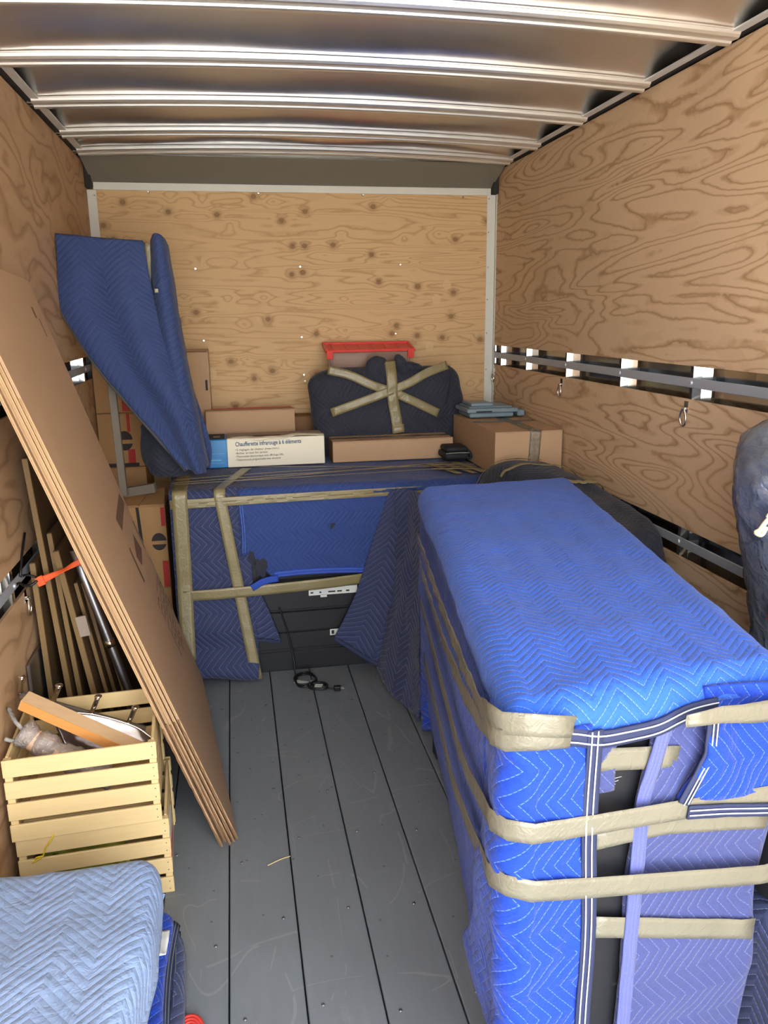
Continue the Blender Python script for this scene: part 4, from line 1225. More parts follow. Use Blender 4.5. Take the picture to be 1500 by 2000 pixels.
pegs = [((-0.676, 2.340, 0.572), (-0.660, 2.318, 0.632)), ((-0.588, 2.340, 0.532), (-0.560, 2.318, 0.594)), ((-0.482, 2.338, 0.484), (-0.453, 2.316, 0.548)), ((-0.378, 2.336, 0.440), (-0.349, 2.314, 0.502))]
for a, b in pegs:
    a, b = Vector(a), Vector(b)
    pg = tube('peg', [a, b], 0.0075, M['chrome'], t, n=6, seg=12)
    for c, r in ((b, 0.0115), (a, 0.0085)):
        bm = bmesh.new(); bmesh.ops.create_uvsphere(bm, u_segments=14, v_segments=8, radius=r, matrix=Matrix.Translation(c) @ Matrix.Diagonal((1, 1, 0.5, 1)))
        bm_obj('peg_cap', bm, M['chrome'], pg, smooth=True, uvbox=False)
t = thing('wrapped_pan', 'shallow metal pan in clear wrap slanting inside the upper crate', 'pan', (-0.44, 2.3, 0.42))
C3 = [[(-0.580, 2.30, 0.520), (-0.47, 2.315, 0.490), (-0.36, 2.315, 0.440), (-0.305, 2.30, 0.400)],
      [(-0.575, 2.28, 0.490), (-0.46, 2.29, 0.445), (-0.36, 2.28, 0.405), (-0.305, 2.27, 0.385)],
      [(-0.55, 2.245, 0.44), (-0.46, 2.235, 0.40), (-0.37, 2.23, 0.38), (-0.31, 2.235, 0.37)]]
shell('pan_sheet', cgrid(C3, 20, 30), mat_metal('pan_metal', (0.42, 0.38, 0.40, 1), 0.22, 14.0, 0.6, bdist=0.006), t, th=0.003, wr=0.002, wf=18)
tube('rolled_rim', catmull(np.array(C3[0]), 24), 0.0035, M['chrome'], t, seg=8)
t = thing('green_cloth', 'yellow-green crumpled cloth inside the lower crate', 'cloth', (-0.52, 2.20, 0.05))
C3 = [[(-0.63 + 0.06 * i, 2.14 + 0.07 * j, 0.125 + 0.03 * math.sin(i * 2.1 + j)) for j in range(4)] for i in range(5)]
shell('cloth', cgrid(C3, 24, 20), mat_plain('green_cloth', srgb(176, 176, 70), 0.85), t, th=0.07, wr=0.010, wf=16)
t = thing('yellow_cord', 'thin yellow cord hanging on the front of the lower crate', 'cord', (-0.605, 2.09, 0.17))
tube('cord', [(-0.560, 2.086, 0.262), (-0.575, 2.082, 0.235), (-0.590, 2.084, 0.215), (-0.600, 2.083, 0.190), (-0.618, 2.084, 0.178), (-0.63, 2.084, 0.172)], 0.0022, M['yellow'], t, n=24, seg=6)
tube('knot', [(-0.600, 2.083, 0.190), (-0.611, 2.079, 0.192), (-0.620, 2.082, 0.186), (-0.610, 2.086, 0.179)], 0.0022, M['yellow'], t, n=16, seg=6)

# ---- folded blankets, front left
def folded(name, label, x0, x1, y0, y1, z0, z1, mat, seed, th=0.014, wr=0.004, bind=None, group='folded blankets at front left', wf=8, xr_taper=0.0, sag=0.0, skew=0.0):
    root = thing(name, label, 'blanket', ((x0 + x1) / 2, (y0 + y1) / 2, z0), group)
    H = z1 - z0; r = min(0.055, H * 0.48)
    e = r * math.pi / 2 + max(0.0, H - r)
    ne = 12
    ax = np.concatenate([x0 + r + np.linspace(-e, 0, ne)[:-1], np.linspace(x0 + r, x1 - r, 30), x1 - r + np.linspace(0, e, ne)[1:]])
    ay = np.concatenate([y0 + r + np.linspace(-e, 0, ne)[:-1], np.linspace(y0 + r, y1 - r, 50), y1 - r + np.linspace(0, e, ne)[1:]])
    G = np.zeros((len(ax), len(ay), 3)); UV = np.zeros((len(ax), len(ay), 2))
    for i, a in enumerate(ax):
        for j, b in enumerate(ay):
            ca = min(max(a, x0 + r), x1 - r); cb = min(max(b, y0 + r), y1 - r)
            ea, eb = a - ca, b - cb
            d = math.hypot(ea, eb)
            p = np.array([ca, cb, z1])
            if d > 1e-9:
                n = np.array([ea, eb, 0]) / d
                d = min(d, e)
                if d < r * math.pi / 2: h, dz = r * math.sin(d / r), r * (1 - math.cos(d / r))
                else: h, dz = r, r + d - r * math.pi / 2
                p = p + n * h; p[2] -= dz
            t = (p[1] - y0) / (y1 - y0)
            p[0] += skew * (t - 1.0) + 0.012 * math.sin(t * 7 + seed)
            p[2] += sag * math.sin(math.pi * t) * (1 if p[2] > z0 + 0.5 * H else 0)
            p[2] = max(p[2], z0 + 0.001)
            G[i, j] = p; UV[i, j] = (a, b)
    shell('cloth', G, M[mat], root, th=th, uv=UV, wr=wr, wf=wf, seed=seed, flip=False)
    if bind:
        for (xo, zo, w) in bind:
            bp = []
            for y in np.linspace(y0 + 0.01, y1 - 0.012, 24):
                t = (y - y0) / (y1 - y0)
                bp.append((x1 + xo + skew * (t - 1.0) + 0.012 * math.sin(t * 7 + seed), y, zo))
            nrm = np.array([0.75, 0, 0.66])
            bp = np.array(bp)
            bd_ = ribbon('binding', bp, nrm, w, M['bind'], root, n=50, th=0.004, wr=0.0015, label='dark binding with pale double stitching')
            for o_ in (-0.22, 0.22):
                s_ = np.array([0.66, 0, -0.75]) * (w * o_)
                ribbon('stitch_line', bp + s_ + nrm * 0.0045, nrm, 0.0022, M['greygear'], bd_, n=50, th=0.0008, wr=0, cross=1)
    return root
folded('folded_blanket', 'folded navy moving blanket on the floor, lowest of the front left pile', -0.655, -0.204, 0.90, 1.880, 0.0, 0.078, 'navy', 3, bind=[(-0.022, 0.066, 0.024)], skew=0.03)
L2 = folded('folded_blanket', 'folded bright blue moving blanket with white tag, second from the floor', -0.655, -0.222, 0.90, 1.850, 0.088, 0.158, 'blue', 5, bind=[(-0.034, 0.155, 0.022), (0.003, 0.112, 0.022)], skew=0.03)
folded('folded_blanket', 'folded dark navy moving blanket directly under the pale blue one', -0.655, -0.275, 0.90, 1.800, 0.170, 0.250, 'dark', 7, skew=0.03)
folded('folded_blanket', 'folded pale blue quilted moving blanket topping the front left pile', -0.672, -0.240, 0.84, 1.775, 0.260, 0.385, 'pale', 9, th=0.018, wr=0.006, wf=7, skew=0.03, sag=0.006)
G = cgrid([[(-0.290, 1.665, 0.172), (-0.236, 1.670, 0.172)], [(-0.290, 1.705, 0.178), (-0.234, 1.712, 0.166)], [(-0.288, 1.750, 0.174), (-0.232, 1.745, 0.176)]], 12, 10)
shell('white_tag', G, M['label'], L2, th=0.002, wr=0.006, wf=30, flip=False, label='crumpled white cloth tag')
t = thing('strap_roll', 'orange-red rolled strap on the floor at the bottom edge beside the blankets', 'strap', (-0.195, 1.575, 0))
for k in range(5):
    tube('strap_turn', [(-0.188 + (0.008 + 0.006 * k) * math.cos(a), 1.585 + (0.012 + 0.009 * k) * math.sin(a), 0.018) for a in np.linspace(0, 2 * math.pi, 26)], 0.006, M['red'], t, seg=6)
bx('strap_end', (-0.19, 1.50, 0.004), (-0.17, 1.54, 0.012), M['red'], t, bev=0.002)

# ================================================================== back left: tall wrapped panel
t = thing('wrapped_headboard', 'tall panel draped in deep blue quilted blanket, standing at the far left corner', 'furniture', (-0.45, 3.7, 0.83))
pp_ = [(-0.655, 1.945), (-0.655, 1.70), (-0.44, 1.36), (-0.27, 1.14), (-0.235, 1.14), (-0.285, 1.945)]
mesh('wooden_panel', [(x, 3.665, z) for x, z in pp_] + [(x, 3.70, z) for x, z in pp_], [(0, 1, 2, 3, 4, 5), (11, 10, 9, 8, 7, 6)] + [((i + 1) % 6, i, 6 + i, 6 + (i + 1) % 6) for i in range(6)], M['board'], t)
bx('panel_leg', (-0.545, 3.70, 0.862), (-0.512, 3.73, 1.60), M['greywood'], t, R=frame(0, 0, -0.02), bev=0.002, label='grey painted wooden leg')
plank_between('foot_rail', (-0.585, 3.80, 0.854), (-0.385, 3.76, 0.885), 0.03, 0.042, M['greywood'], t, side=(0, 1, 0), label='grey painted foot rail')
C3 = [[(-0.682, 3.635, 1.985), (-0.52, 3.612, 1.968), (-0.335, 3.605, 1.955)],
      [(-0.684, 3.625, 1.84), (-0.52, 3.585, 1.84), (-0.325, 3.590, 1.84)],
      [(-0.684, 3.620, 1.685), (-0.50, 3.575, 1.69), (-0.312, 3.585, 1.71)],
      [(-0.565, 3.60, 1.465), (-0.42, 3.57, 1.48), (-0.275, 3.575, 1.50)],
      [(-0.400, 3.585, 1.235), (-0.30, 3.565, 1.25), (-0.195, 3.565, 1.27)],
      [(-0.225, 3.575, 1.000), (-0.19, 3.565, 0.985), (-0.146, 3.565, 0.975)]]
G = cgrid(C3, 90, 50)
for j in range(50):            # soft vertical fold
    for i in range(90):
        G[i, j, 1] -= 0.018 * math.sin(j / 49 * math.pi * 3.0 + i * 0.015) * min(1, i / 30)
shell('front_blanket', G, M['royal'], t, th=0.010, wr=0.006, wf=8, seed=121, flip=True)
hemp = catmull(np.array([(-0.690, 3.612, 1.685), (-0.567, 3.59, 1.460), (-0.402, 3.572, 1.230), (-0.226, 3.562, 0.996)]), 30)
ribbon('hem_binding', hemp, (-0.3, -0.9, -0.2), 0.020, mat_plain('olive_binding', srgb(84, 84, 86), 0.85), t, n=50, th=0.005, label='grey-brown hem binding')
topp = catmull(np.array([(-0.684, 3.630, 1.986), (-0.6, 3.618, 1.978), (-0.50, 3.605, 1.967), (-0.338, 3.60, 1.956)]), 16)
tube('top_binding', topp, 0.006, M['bind'], t, seg=6)
C3 = [[(-0.303, 3.64, 1.965), (-0.285, 3.60, 1.990), (-0.262, 3.62, 1.975), (-0.254, 3.71, 1.95)],
      [(-0.308, 3.63, 1.78), (-0.275, 3.585, 1.78), (-0.243, 3.61, 1.78), (-0.236, 3.71, 1.77)],
      [(-0.302, 3.62, 1.56), (-0.26, 3.575, 1.56), (-0.225, 3.60, 1.56), (-0.216, 3.71, 1.55)],
      [(-0.262, 3.62, 1.30), (-0.22, 3.57, 1.30), (-0.190, 3.60, 1.30), (-0.184, 3.71, 1.30)],
      [(-0.195, 3.62, 1.02), (-0.17, 3.575, 1.00), (-0.145, 3.60, 1.00), (-0.140, 3.70, 1.00)]]
shell('side_blanket', cgrid(C3, 70, 26), M['royal'], t, th=0.010, wr=0.005, wf=9, seed=123, flip=True)
C3 = [[(-0.205, 3.73, 1.38), (-0.190, 3.72, 1.38)], [(-0.185, 3.73, 1.22), (-0.150, 3.72, 1.22)], [(-0.175, 3.73, 1.06), (-0.118, 3.72, 1.07)], [(-0.165, 3.73, 0.965), (-0.128, 3.72, 0.975)]]
shell('blanket_tail', cgrid(C3, 30, 10), M['royal'], t, th=0.010, wr=0.006, wf=9, seed=125, flip=True)
ribbon('tape_strip', np.array([(-0.322, 3.655, 1.958), (-0.320, 3.652, 1.84), (-0.306, 3.650, 1.70), (-0.296, 3.648, 1.58)]), (0, -1, 0), 0.034, M['tape2'], t, n=30, label='tan tape between the two blankets')
bx('tape_tab', (-0.303, 3.560, 1.752), (-0.288, 3.566, 1.768), M['tape2'], t, bev=0.001)
C3 = [[(-0.42, 3.74, 1.18), (-0.33, 3.70, 1.16), (-0.24, 3.72, 1.12)], [(-0.425, 3.745, 1.05), (-0.34, 3.69, 1.03), (-0.22, 3.72, 1.0)], [(-0.39, 3.75, 0.955), (-0.33, 3.70, 0.945), (-0.22, 3.73, 0.945)]]
shell('inner_blanket', cgrid(C3, 30, 24), M['dark'], t, th=0.010, wr=0.008, wf=8, seed=127, flip=True, label='dark navy blanket underneath')

# ================================================================== cartons
def carton(name, label, lo, hi, mat='card', group=None, ang=0.0, flaps=False, cat='box', R=None):
    c = ((lo[0] + hi[0]) / 2, (lo[1] + hi[1]) / 2, lo[2])
    root = thing(name, label, cat, c, group)
    if R is None: R = frame(ang)
    w = hi[0] - lo[0]; d = hi[1] - lo[1]
    bm = bmesh.new(); box_bm(bm, lo, (hi[0], hi[1], hi[2] - 0.004), R, c, 0.004, 2)
    bm_obj('box_body', bm, M[mat], root)
    # the two long top flaps meeting in the middle
    ym = (lo[1] + hi[1]) / 2
    for (a, b) in ((lo[1] + 0.0005, ym - 0.0012), (ym + 0.0012, hi[1] - 0.0005)):
        bm = bmesh.new(); box_bm(bm, (lo[0] + 0.0005, a, hi[2] - 0.0045), (hi[0] - 0.0005, b, hi[2]), R, c, 0.0012)
        bm_obj('top_flap', bm, M[mat], root)
    return root, R, Vector(c)
def logo_marks(root, x, y, z, r, half=True, red=None):
    """printed black disc cut by a bare band, with a red strip at the carton edge"""
    for (a0, a1, nm) in ((0.10, math.pi - 0.10, 'printed_disc'), (math.pi + 0.32, 2 * math.pi - 0.32, 'printed_disc')):
        pts = [(x + r * math.cos(a), y - 0.0012, z + r * 1.25 * math.sin(a)) for a in np.linspace(a0, a1, 16)]
        mesh(nm, pts, [tuple(range(len(pts) - 1, -1, -1))], M['ink'], root)
    for (x0, x1, z0, z1) in red or []:
        mesh('red_print', [(x0, y - 0.0010, z0), (x1, y - 0.0010, z0), (x1, y - 0.0010, z1), (x0, y - 0.0010, z1)], [(0, 1, 2, 3)], M['redprint'], root)
gl = 'printed moving cartons in the far left corner'
carton('moving_carton', 'brown moving carton at the bottom of the far left corner pile', (-0.688, 4.20, 0.0), (-0.470, 4.56, 0.455), 'card2', gl)
carton('moving_carton', 'brown moving carton second from the floor in far left corner', (-0.688, 4.20, 0.457), (-0.470, 4.56, 0.908), 'card2', gl)
r_, _, _ = carton('moving_carton', 'brown printed moving carton second from the top in far left corner', (-0.688, 4.20, 0.910), (-0.470, 4.56, 1.185), 'card2', gl)
logo_marks(r_, -0.562, 4.20, 1.045, 0.040, red=[(-0.550, -0.515, 0.925, 1.000), (-0.545, -0.530, 1.09, 1.183)])
bx('printed_band', (-0.66, 4.1985, 0.912), (-0.50, 4.1995, 0.930), M['ink'], r_, bev=0)
r_, _, _ = carton('moving_carton', 'brown printed moving carton topping the far left corner pile under the blue drape', (-0.688, 4.20, 1.187), (-0.470, 4.56, 1.455), 'card2', gl)
logo_marks(r_, -0.580, 4.20, 1.318, 0.030, red=[(-0.560, -0.515, 1.195, 1.29)])
carton('moving_carton', 'plain brown carton on the floor under the opened carton left of cabinet', (-0.62, 3.76, 0.0), (-0.350, 4.14, 0.395), 'card2', gl)
r_, _, _ = carton('moving_carton', 'opened brown carton with loose flaps squeezed between cartons and wrapped cabinet', (-0.61, 3.755, 0.397), (-0.350, 4.14, 0.800), 'card2', gl)
logo_marks(r_, -0.388, 3.755, 0.625, 0.034, red=[(-0.372, -0.352, 0.70, 0.790), (-0.380, -0.352, 0.40, 0.53)])
for (poly) in (((-0.61, 3.757, 0.801), (-0.47, 3.757, 0.801), (-0.43, 3.95, 0.832), (-0.60, 3.97, 0.845)), ((-0.465, 3.757, 0.801), (-0.351, 3.757, 0.801), (-0.358, 3.94, 0.842), (-0.425, 3.95, 0.830))):
    G = cgrid([[poly[0], poly[1]], [poly[3], poly[2]]], 6, 6)
    shell('loose_flap', G, M['card2'], r_, th=0.004, flip=False, smooth=False)
bx('dark_slot', (-0.478, 3.7535, 0.62), (-0.464, 3.7545, 0.795), M['dkgap'], r_, R=frame(0, 0, -0.05), bev=0)

ZC = 0.9135
# tall open carton at the back wall
r_, _, _ = carton('tall_carton', 'tall narrow brown carton on end against the back wall behind the blue drape', (-0.30, 4.40, ZC), (-0.126, 4.56, 1.482), 'card')
bx('inset_panel', (-0.28, 4.398, 0.98), (-0.178, 4.3995, 1.458), M['cardedge'], r_, bev=0, label='paler card panel')
bx('tape_edge', (-0.27, 4.397, 1.470), (-0.130, 4.3985, 1.480), M['cardk'], r_, bev=0)
bx('printed_mark', (-0.150, 4.3975, 1.27), (-0.138, 4.3988, 1.325), M['ink'], r_, bev=0)
# low cartons behind the heater box
r_, _, _ = carton('low_carton', 'plain brown carton behind the white and blue heater box', (-0.157, 4.30, ZC), (0.312, 4.396, 1.168), 'card')
bx('red_edge', (-0.13, 4.393, 1.168), (0.30, 4.396, 1.172), M['redprint'], r_, bev=0, label='thin red printed edge')
carton('low_carton', 'small brown carton half hidden between plain carton and dark bundle', (0.318, 4.42, ZC), (0.425, 4.57, 1.112), 'cardk')

# heater box with its printing
t = thing('heater_box', 'white and blue printed heater box on top of the wrapped cabinet', 'box', (0.14, 4.14, ZC))
hx0, hx1, hy0, hy1, hz = -0.152, 0.438, 4.03, 4.222, 1.057
xb = -0.052
hb_ = bx('box_body', (xb, hy0, ZC), (hx1, hy1, hz), M['whitecard'], t, bev=0.003)
be_ = bx('blue_end', (hx0, hy0 - 0.0005, ZC), (xb, hy1, hz - 0.001), M['bluecard'], t, bev=0.003, label='glossy blue box end')
bx('top_lid', (xb, hy0 + 0.03, hz), (hx1 - 0.004, hy1 - 0.002, hz + 0.003), M['greycard'], t, bev=0.001)
bx('top_lid', (hx0, hy0 + 0.02, hz - 0.001), (xb - 0.01, hy1 - 0.002, hz + 0.002), M['dkgap'], t, bev=0.001, label='dark printed lid end')
bx('lid_mark', (-0.118, hy0 + 0.06, hz + 0.002), (-0.085, hy0 + 0.11, hz + 0.0028), M['greycard'], t, bev=0)
bx('hand_slot', (0.08, hy0 + 0.034, hz + 0.003), (0.22, hy0 + 0.085, hz + 0.0036), M['inkbrown'], t, bev=0)
C3 = [[(xb, hy0 + 0.004, hz), (0.03, hy0 + 0.002, hz + 0.004), (0.10, hy0 - 0.010, hz - 0.012), (0.16, hy0 - 0.008, hz - 0.006), (0.23, hy0 - 0.010, hz - 0.008), (0.30, hy0 + 0.002, hz + 0.010), (hx1, hy0 + 0.002, hz + 0.004)],
      [(xb, hy0 + 0.05, hz + 0.002), (0.03, hy0 + 0.05, hz + 0.006), (0.10, hy0 + 0.028, hz + 0.004), (0.16, hy0 + 0.026, hz + 0.006), (0.23, hy0 + 0.028, hz + 0.006), (0.30, hy0 + 0.05, hz + 0.012), (hx1, hy0 + 0.05, hz + 0.006)]]
shell('bent_flap', cgrid(C3, 8, 50), M['whitecard'], t, th=0.002, flip=True, label='bent white top flap')
for z0, z1 in ((0.985, 1.000), (0.938, 0.945)):
    bx('blue_panel_line', (hx0 + 0.012, hy0 - 0.0018, z0), (xb - 0.012, hy0 - 0.0006, z0 + 0.0025), mat_plain('light_blue_print', srgb(110, 180, 220), 0.5), be_, bev=0)
bx('blue_panel_line', (-0.138, hy0 - 0.0018, 0.950), (-0.082, hy0 - 0.0006, 0.957), mat_plain('light_blue_print', srgb(110, 180, 220), 0.5), be_, bev=0)
PR = plane_rot((1, 0, 0.012), (0, 0, 1))
def fit_text(name, body, x0, x1, z, size, mat, parent, y, bold=0.0):
    o = text_obj(name, body, size, PR, (x0, y, z), mat, parent, bold=bold)
    xsv = [v.co.x for v in o.data.vertices]; w = max(xsv) - min(xsv); lo = min(xsv)
    k = (x1 - x0) / w
    for v in o.data.vertices: v.co.x = lo + (v.co.x - lo) * k
    return o
fit_text('title_print', 'Chaufferette infrarouge à 6 éléments', -0.011, 0.319, 1.014, 0.030, M['inkblue'], hb_, hy0 - 0.0024, 0.0005)
for k, (s, xe) in enumerate([('•2 réglages de chaleur (max./min.)', 0.205), ('•Boîtier en bois fini cerisier', 0.150), ('•Thermostat électronique avec affichage DEL', 0.228), ('•Télécommande programmable avec minuterie', 0.212)]):
    fit_text('bullet_print', s, -0.011, xe, 0.9935 - 0.0170 * k, 0.0145, M['ink'], hb_, hy0 - 0.0012)

# front centre carton
r_, _, _ = carton('front_carton', 'long brown carton with tape and faint lettering on top of wrapped cabinet', (0.480, 4.03, ZC), (1.118, 4.222, 1.022), 'card')
bx('dark_end', (0.4785, 4.032, ZC), (0.4795, 4.218, 1.02), M['cardk'], r_, bev=0)
ribbon('seam_tape', np.array([(0.482, 4.126, 1.0235), (0.8, 4.126, 1.0240), (1.116, 4.126, 1.0235)]), (0, 0, 1), 0.048, M['clear'], r_, n=40, th=0.0006, wr=0.001, label='clear crinkled tape')
o = text_obj('top_print', 'SERVICES MOVE CARE', 0.032, plane_rot((1, 0, 0), (0, 1, 0)), (0.61, 4.066, 1.0226), M['inkbrown'], r_, extr=0.0002)

# dark wrapped bundle with tape star
def ring_shell(name, rings, mat, parent, expo=3.0, seg=64, wr=0.0, wf=8, seed=0, cap=True, label=None):
    """closed body from horizontal rings (z, x0, x1, y0, y1); superellipse sections, UV in metres"""
    verts, uvs, faces = [], [], []
    for (z, x0, x1, y0, y1) in rings:
        cx, cy, a, b = (x0 + x1) / 2, (y0 + y1) / 2, (x1 - x0) / 2, (y1 - y0) / 2
        for k in range(seg):
            t = 2 * math.pi * k / seg
            c, s = math.cos(t), math.sin(t)
            x = cx + a * math.copysign(abs(c) ** (2 / expo), c); y = cy + b * math.copysign(abs(s) ** (2 / expo), s)
            n = Vector((c / max(a, 0.01), s / max(b, 0.01), 0)).normalized()
            k2 = wr * (fbm((x, y, z), wf, seed) + 0.5 * fbm((x, y, z), wf * 2.2, seed + 5))
            verts.append((x + n.x * k2, y + n.y * k2, z)); uvs.append((x - cx + (y - cy) * 0.3, z))
    m = len(rings)
    for i in range(m - 1):
        for k in range(seg):
            k2 = (k + 1) % seg
            faces.append((i * seg + k, i * seg + k2, (i + 1) * seg + k2, (i + 1) * seg + k))
    faces.append(tuple(range(seg - 1, -1, -1))); faces.append(tuple((m - 1) * seg + k for k in range(seg)))
    return mesh(name, verts, faces, mat, parent, uvs=uvs, smooth=True, label=label)
def dense_rings(R, n):
    R = np.array(R, float); t = np.linspace(0, len(R) - 1, n)
    return catmull(R, n)
t = thing('wrapped_bundle', 'dark navy blanket bundle taped in a star, behind the front carton', 'bundle', (0.82, 4.32, ZC))
RGX = 0
rg = [(0.915, 0.44, 1.262, 4.245, 4.40), (0.96, 0.42, 1.270, 4.238, 4.41), (1.06, 0.415, 1.276, 4.232, 4.41), (1.16, 0.40, 1.262, 4.232, 4.41), (1.26, 0.385, 1.235, 4.236, 4.41), (1.315, 0.395, 1.215, 4.242, 4.405), (1.352, 0.45, 1.195, 4.262, 4.395), (1.375, 0.54, 1.17, 4.295, 4.375)]
ring_shell('blanket', dense_rings(rg, 50), M['dark'], t, expo=3.6, seg=120, wr=0.016, wf=6, seed=141)
def ear(name, c, s, rz, seed):
    bm = bmesh.new(); bmesh.ops.create_uvsphere(bm, u_segments=24, v_segments=16, radius=1.0)
    R = Matrix.Rotation(rz, 3, 'Y')
    for v in bm.verts:
        p = Vector((v.co.x * s[0], v.co.y * s[1], v.co.z * s[2]))
        p = R @ p + Vector(c)
        p += v.co.normalized() * 0.006 * fbm(p, 22, seed)
        v.co = p
    bm_obj(name, bm, M['dark'], t, smooth=True)
ear('blanket_ear', (0.762, 4.275, 1.375), (0.066, 0.035, 0.062), 0.25, 1)
ear('blanket_ear', (0.790, 4.262, 1.325), (0.045, 0.03, 0.075), 0.10, 2)
ear('blanket_ear', (0.895, 4.275, 1.385), (0.034, 0.03, 0.062), -0.45, 3)
ear('blanket_ear', (0.945, 4.29, 1.375), (0.075, 0.035, 0.028), 0.15, 4)
yb = 4.215
def bt(pts, w, seed, k=0):
    P = np.array([(x, yb - 0.0015 * k + (0.03 * max(0, (z - 1.30) / 0.09) ** 2 if z > 1.3 else 0), z) for x, z in pts])
    ribbon('tape_strip', P, (0, -1, 0.05), w, M['tape2'], t, n=40, seed=seed, wr=0.003)
bt([(0.49, 1.372), (0.60, 1.345), (0.72, 1.290), (0.83, 1.250), (0.93, 1.205), (1.085, 1.128)], 0.046, 151)
bt([(1.140, 1.385), (1.02, 1.345), (0.92, 1.295), (0.80, 1.250), (0.70, 1.215), (0.50, 1.150)], 0.046, 152, 1)
bt([(0.826, 1.41), (0.828, 1.33), (0.832, 1.22), (0.848, 1.12), (0.862, 1.030)], 0.058, 153, 2)
bt([(0.858, 1.075), (0.862, 1.030)], 0.066, 154, 3)
tube('blanket_seam', [(1.165, 4.225, 1.36), (1.150, 4.212, 1.26), (1.125, 4.210, 1.17)], 0.004, M['binddk'], t, n=20)
# carton behind it that carries the clear bin
carton('moving_carton', 'brown carton behind the star-taped bundle, under the red-lidded bin', (0.51, 4.43, ZC), (0.98, 4.585, 1.335), 'card2')
t = thing('storage_bin', 'clear plastic storage bin with red lid at the back wall above dark bundle', 'bin', (0.745, 4.505, 1.337))
TB = frame(0, math.radians(11)); cb = (0.745, 4.505, 1.337)
def tilted(name, lo, hi, mat, bev=0.003, taper=0.0, label=None, par=None):
    bm = bmesh.new(); box_bm(bm, lo, hi, None, None, bev)
    for v in bm.verts:
        k = 1 - taper * (hi[2] - v.co.z) / max(hi[2] - lo[2], 1e-6)
        p = Vector((cb[0] + (v.co.x - cb[0]) * k, cb[1] + (v.co.y - cb[1]) * k, v.co.z))
        v.co = TB @ (p - Vector(cb)) + Vector(cb) + Vector((0, 0.0, 0.010))
    return bm_obj(name, bm, M[mat], par or t, label=label)
tilted('bin_body', (0.512, 4.425, 1.337), (0.982, 4.572, 1.462), 'clearbin', 0.006, 0.10, 'frosted clear plastic walls')
tilted('bin_contents', (0.545, 4.440, 1.342), (0.73, 4.555, 1.440), 'greycard', 0.004)
tilted('bin_contents', (0.74, 4.440, 1.342), (0.94, 4.555, 1.425), 'cardk', 0.004)
lid_ = tilted('lid', (0.502, 4.417, 1.464), (0.992, 4.580, 1.474), 'red', 0.004, 0, 'red plastic lid')
for lo, hi in (((0.498, 4.413, 1.464), (0.996, 4.425, 1.479)), ((0.498, 4.572, 1.458), (0.996, 4.584, 1.484)), ((0.498, 4.425, 1.458), (0.512, 4.572, 1.482)), ((0.982, 4.425, 1.458), (0.996, 4.572, 1.482))):
    tilted('lid_rim', lo, hi, 'red', 0.003, par=lid_)
for k in range(6): tilted('lid_rib', (0.54 + k * 0.075, 4.435, 1.474), (0.553 + k * 0.075, 4.562, 1.478), 'red', 0.001, par=lid_)
for x in (0.515, 0.965): tilted('lid_latch', (x - 0.012, 4.405, 1.43), (x + 0.024, 4.414, 1.478), 'red', 0.002, par=lid_)

# right back: carton with grey tote, black case
r_, _, _ = carton('right_carton', 'brown carton with glossy clear tape by the right wall, under grey tote', (1.172, 3.50, ZC), (1.502, 4.225, 1.118), 'card')
ribbon('clear_tape', np.array([(1.36, 3.498, 0.97), (1.365, 3.4965, 1.05), (1.368, 3.4985, 1.117), (1.368, 3.53, 1.1195), (1.37, 3.8, 1.1195), (1.37, 4.1, 1.1195)]),
       np.array([(0, -1, 0), (0, -1, 0), (0, -0.7, 0.7), (0, 0, 1), (0, 0, 1), (0, 0, 1)]), 0.055, M['clear'], r_, n=60, th=0.0005, wr=0.003, label='glossy clear tape')
ribbon('clear_tape', np.array([(1.175, 3.86, 1.1205), (1.33, 3.86, 1.1207), (1.50, 3.86, 1.1205)]), (0, 0, 1), 0.05, M['clear'], r_, n=20, th=0.0005, wr=0.001)
t = thing('grey_tote', 'flat grey-blue plastic tote lid lying on the right carton', 'tote', (1.35, 4.15, 1.12))
bx('tote_body', (1.195, 3.99, 1.1245), (1.435, 4.20, 1.150), M['tote'], t, bev=0.006)
tl_ = bx('lid', (1.180, 3.975, 1.150), (1.455, 4.215, 1.172), M['tote'], t, bev=0.005)
bx('lid_ridge', (1.195, 4.0, 1.172), (1.43, 4.20, 1.180), M['tote'], tl_, bev=0.004)
bx('lid_ridge', (1.21, 4.015, 1.180), (1.33, 4.19, 1.196), M['tote'], tl_, bev=0.004)
bx('handle', (1.455, 3.985, 1.128), (1.492, 4.14, 1.158), M['tote'], t, bev=0.004)
bx('grip_slot', (1.225, 3.9735, 1.153), (1.310, 3.9752, 1.160), M['dkgap'], t, bev=0)
t = thing('black_case', 'black soft case between the front carton and right carton', 'case', (1.095, 3.93, ZC + 0.014))
bm = bmesh.new(); box_bm(bm, (1.03, 3.86, ZC + 0.014), (1.162, 4.02, 0.968), None, None, 0.018, 3); bm_obj('case_body', bm, M['blackcloth'], t, smooth=True)
bm = bmesh.new(); box_bm(bm, (1.04, 3.87, 0.966), (1.155, 4.01, 0.995), None, None, 0.014, 3); bm_obj('case_lid', bm, M['blackcloth'], t, smooth=True)
tube('zip', [(1.034, 3.859, 0.966), (1.09, 3.857, 0.968), (1.158, 3.859, 0.966)], 0.003, M['greygear'], t, n=10)
tube('carry_loop', [(1.14, 3.86, 0.945), (1.162, 3.85, 0.94), (1.164, 3.86, 0.96), (1.150, 3.87, 0.98)], 0.006, M['blackcloth'], t, n=14)

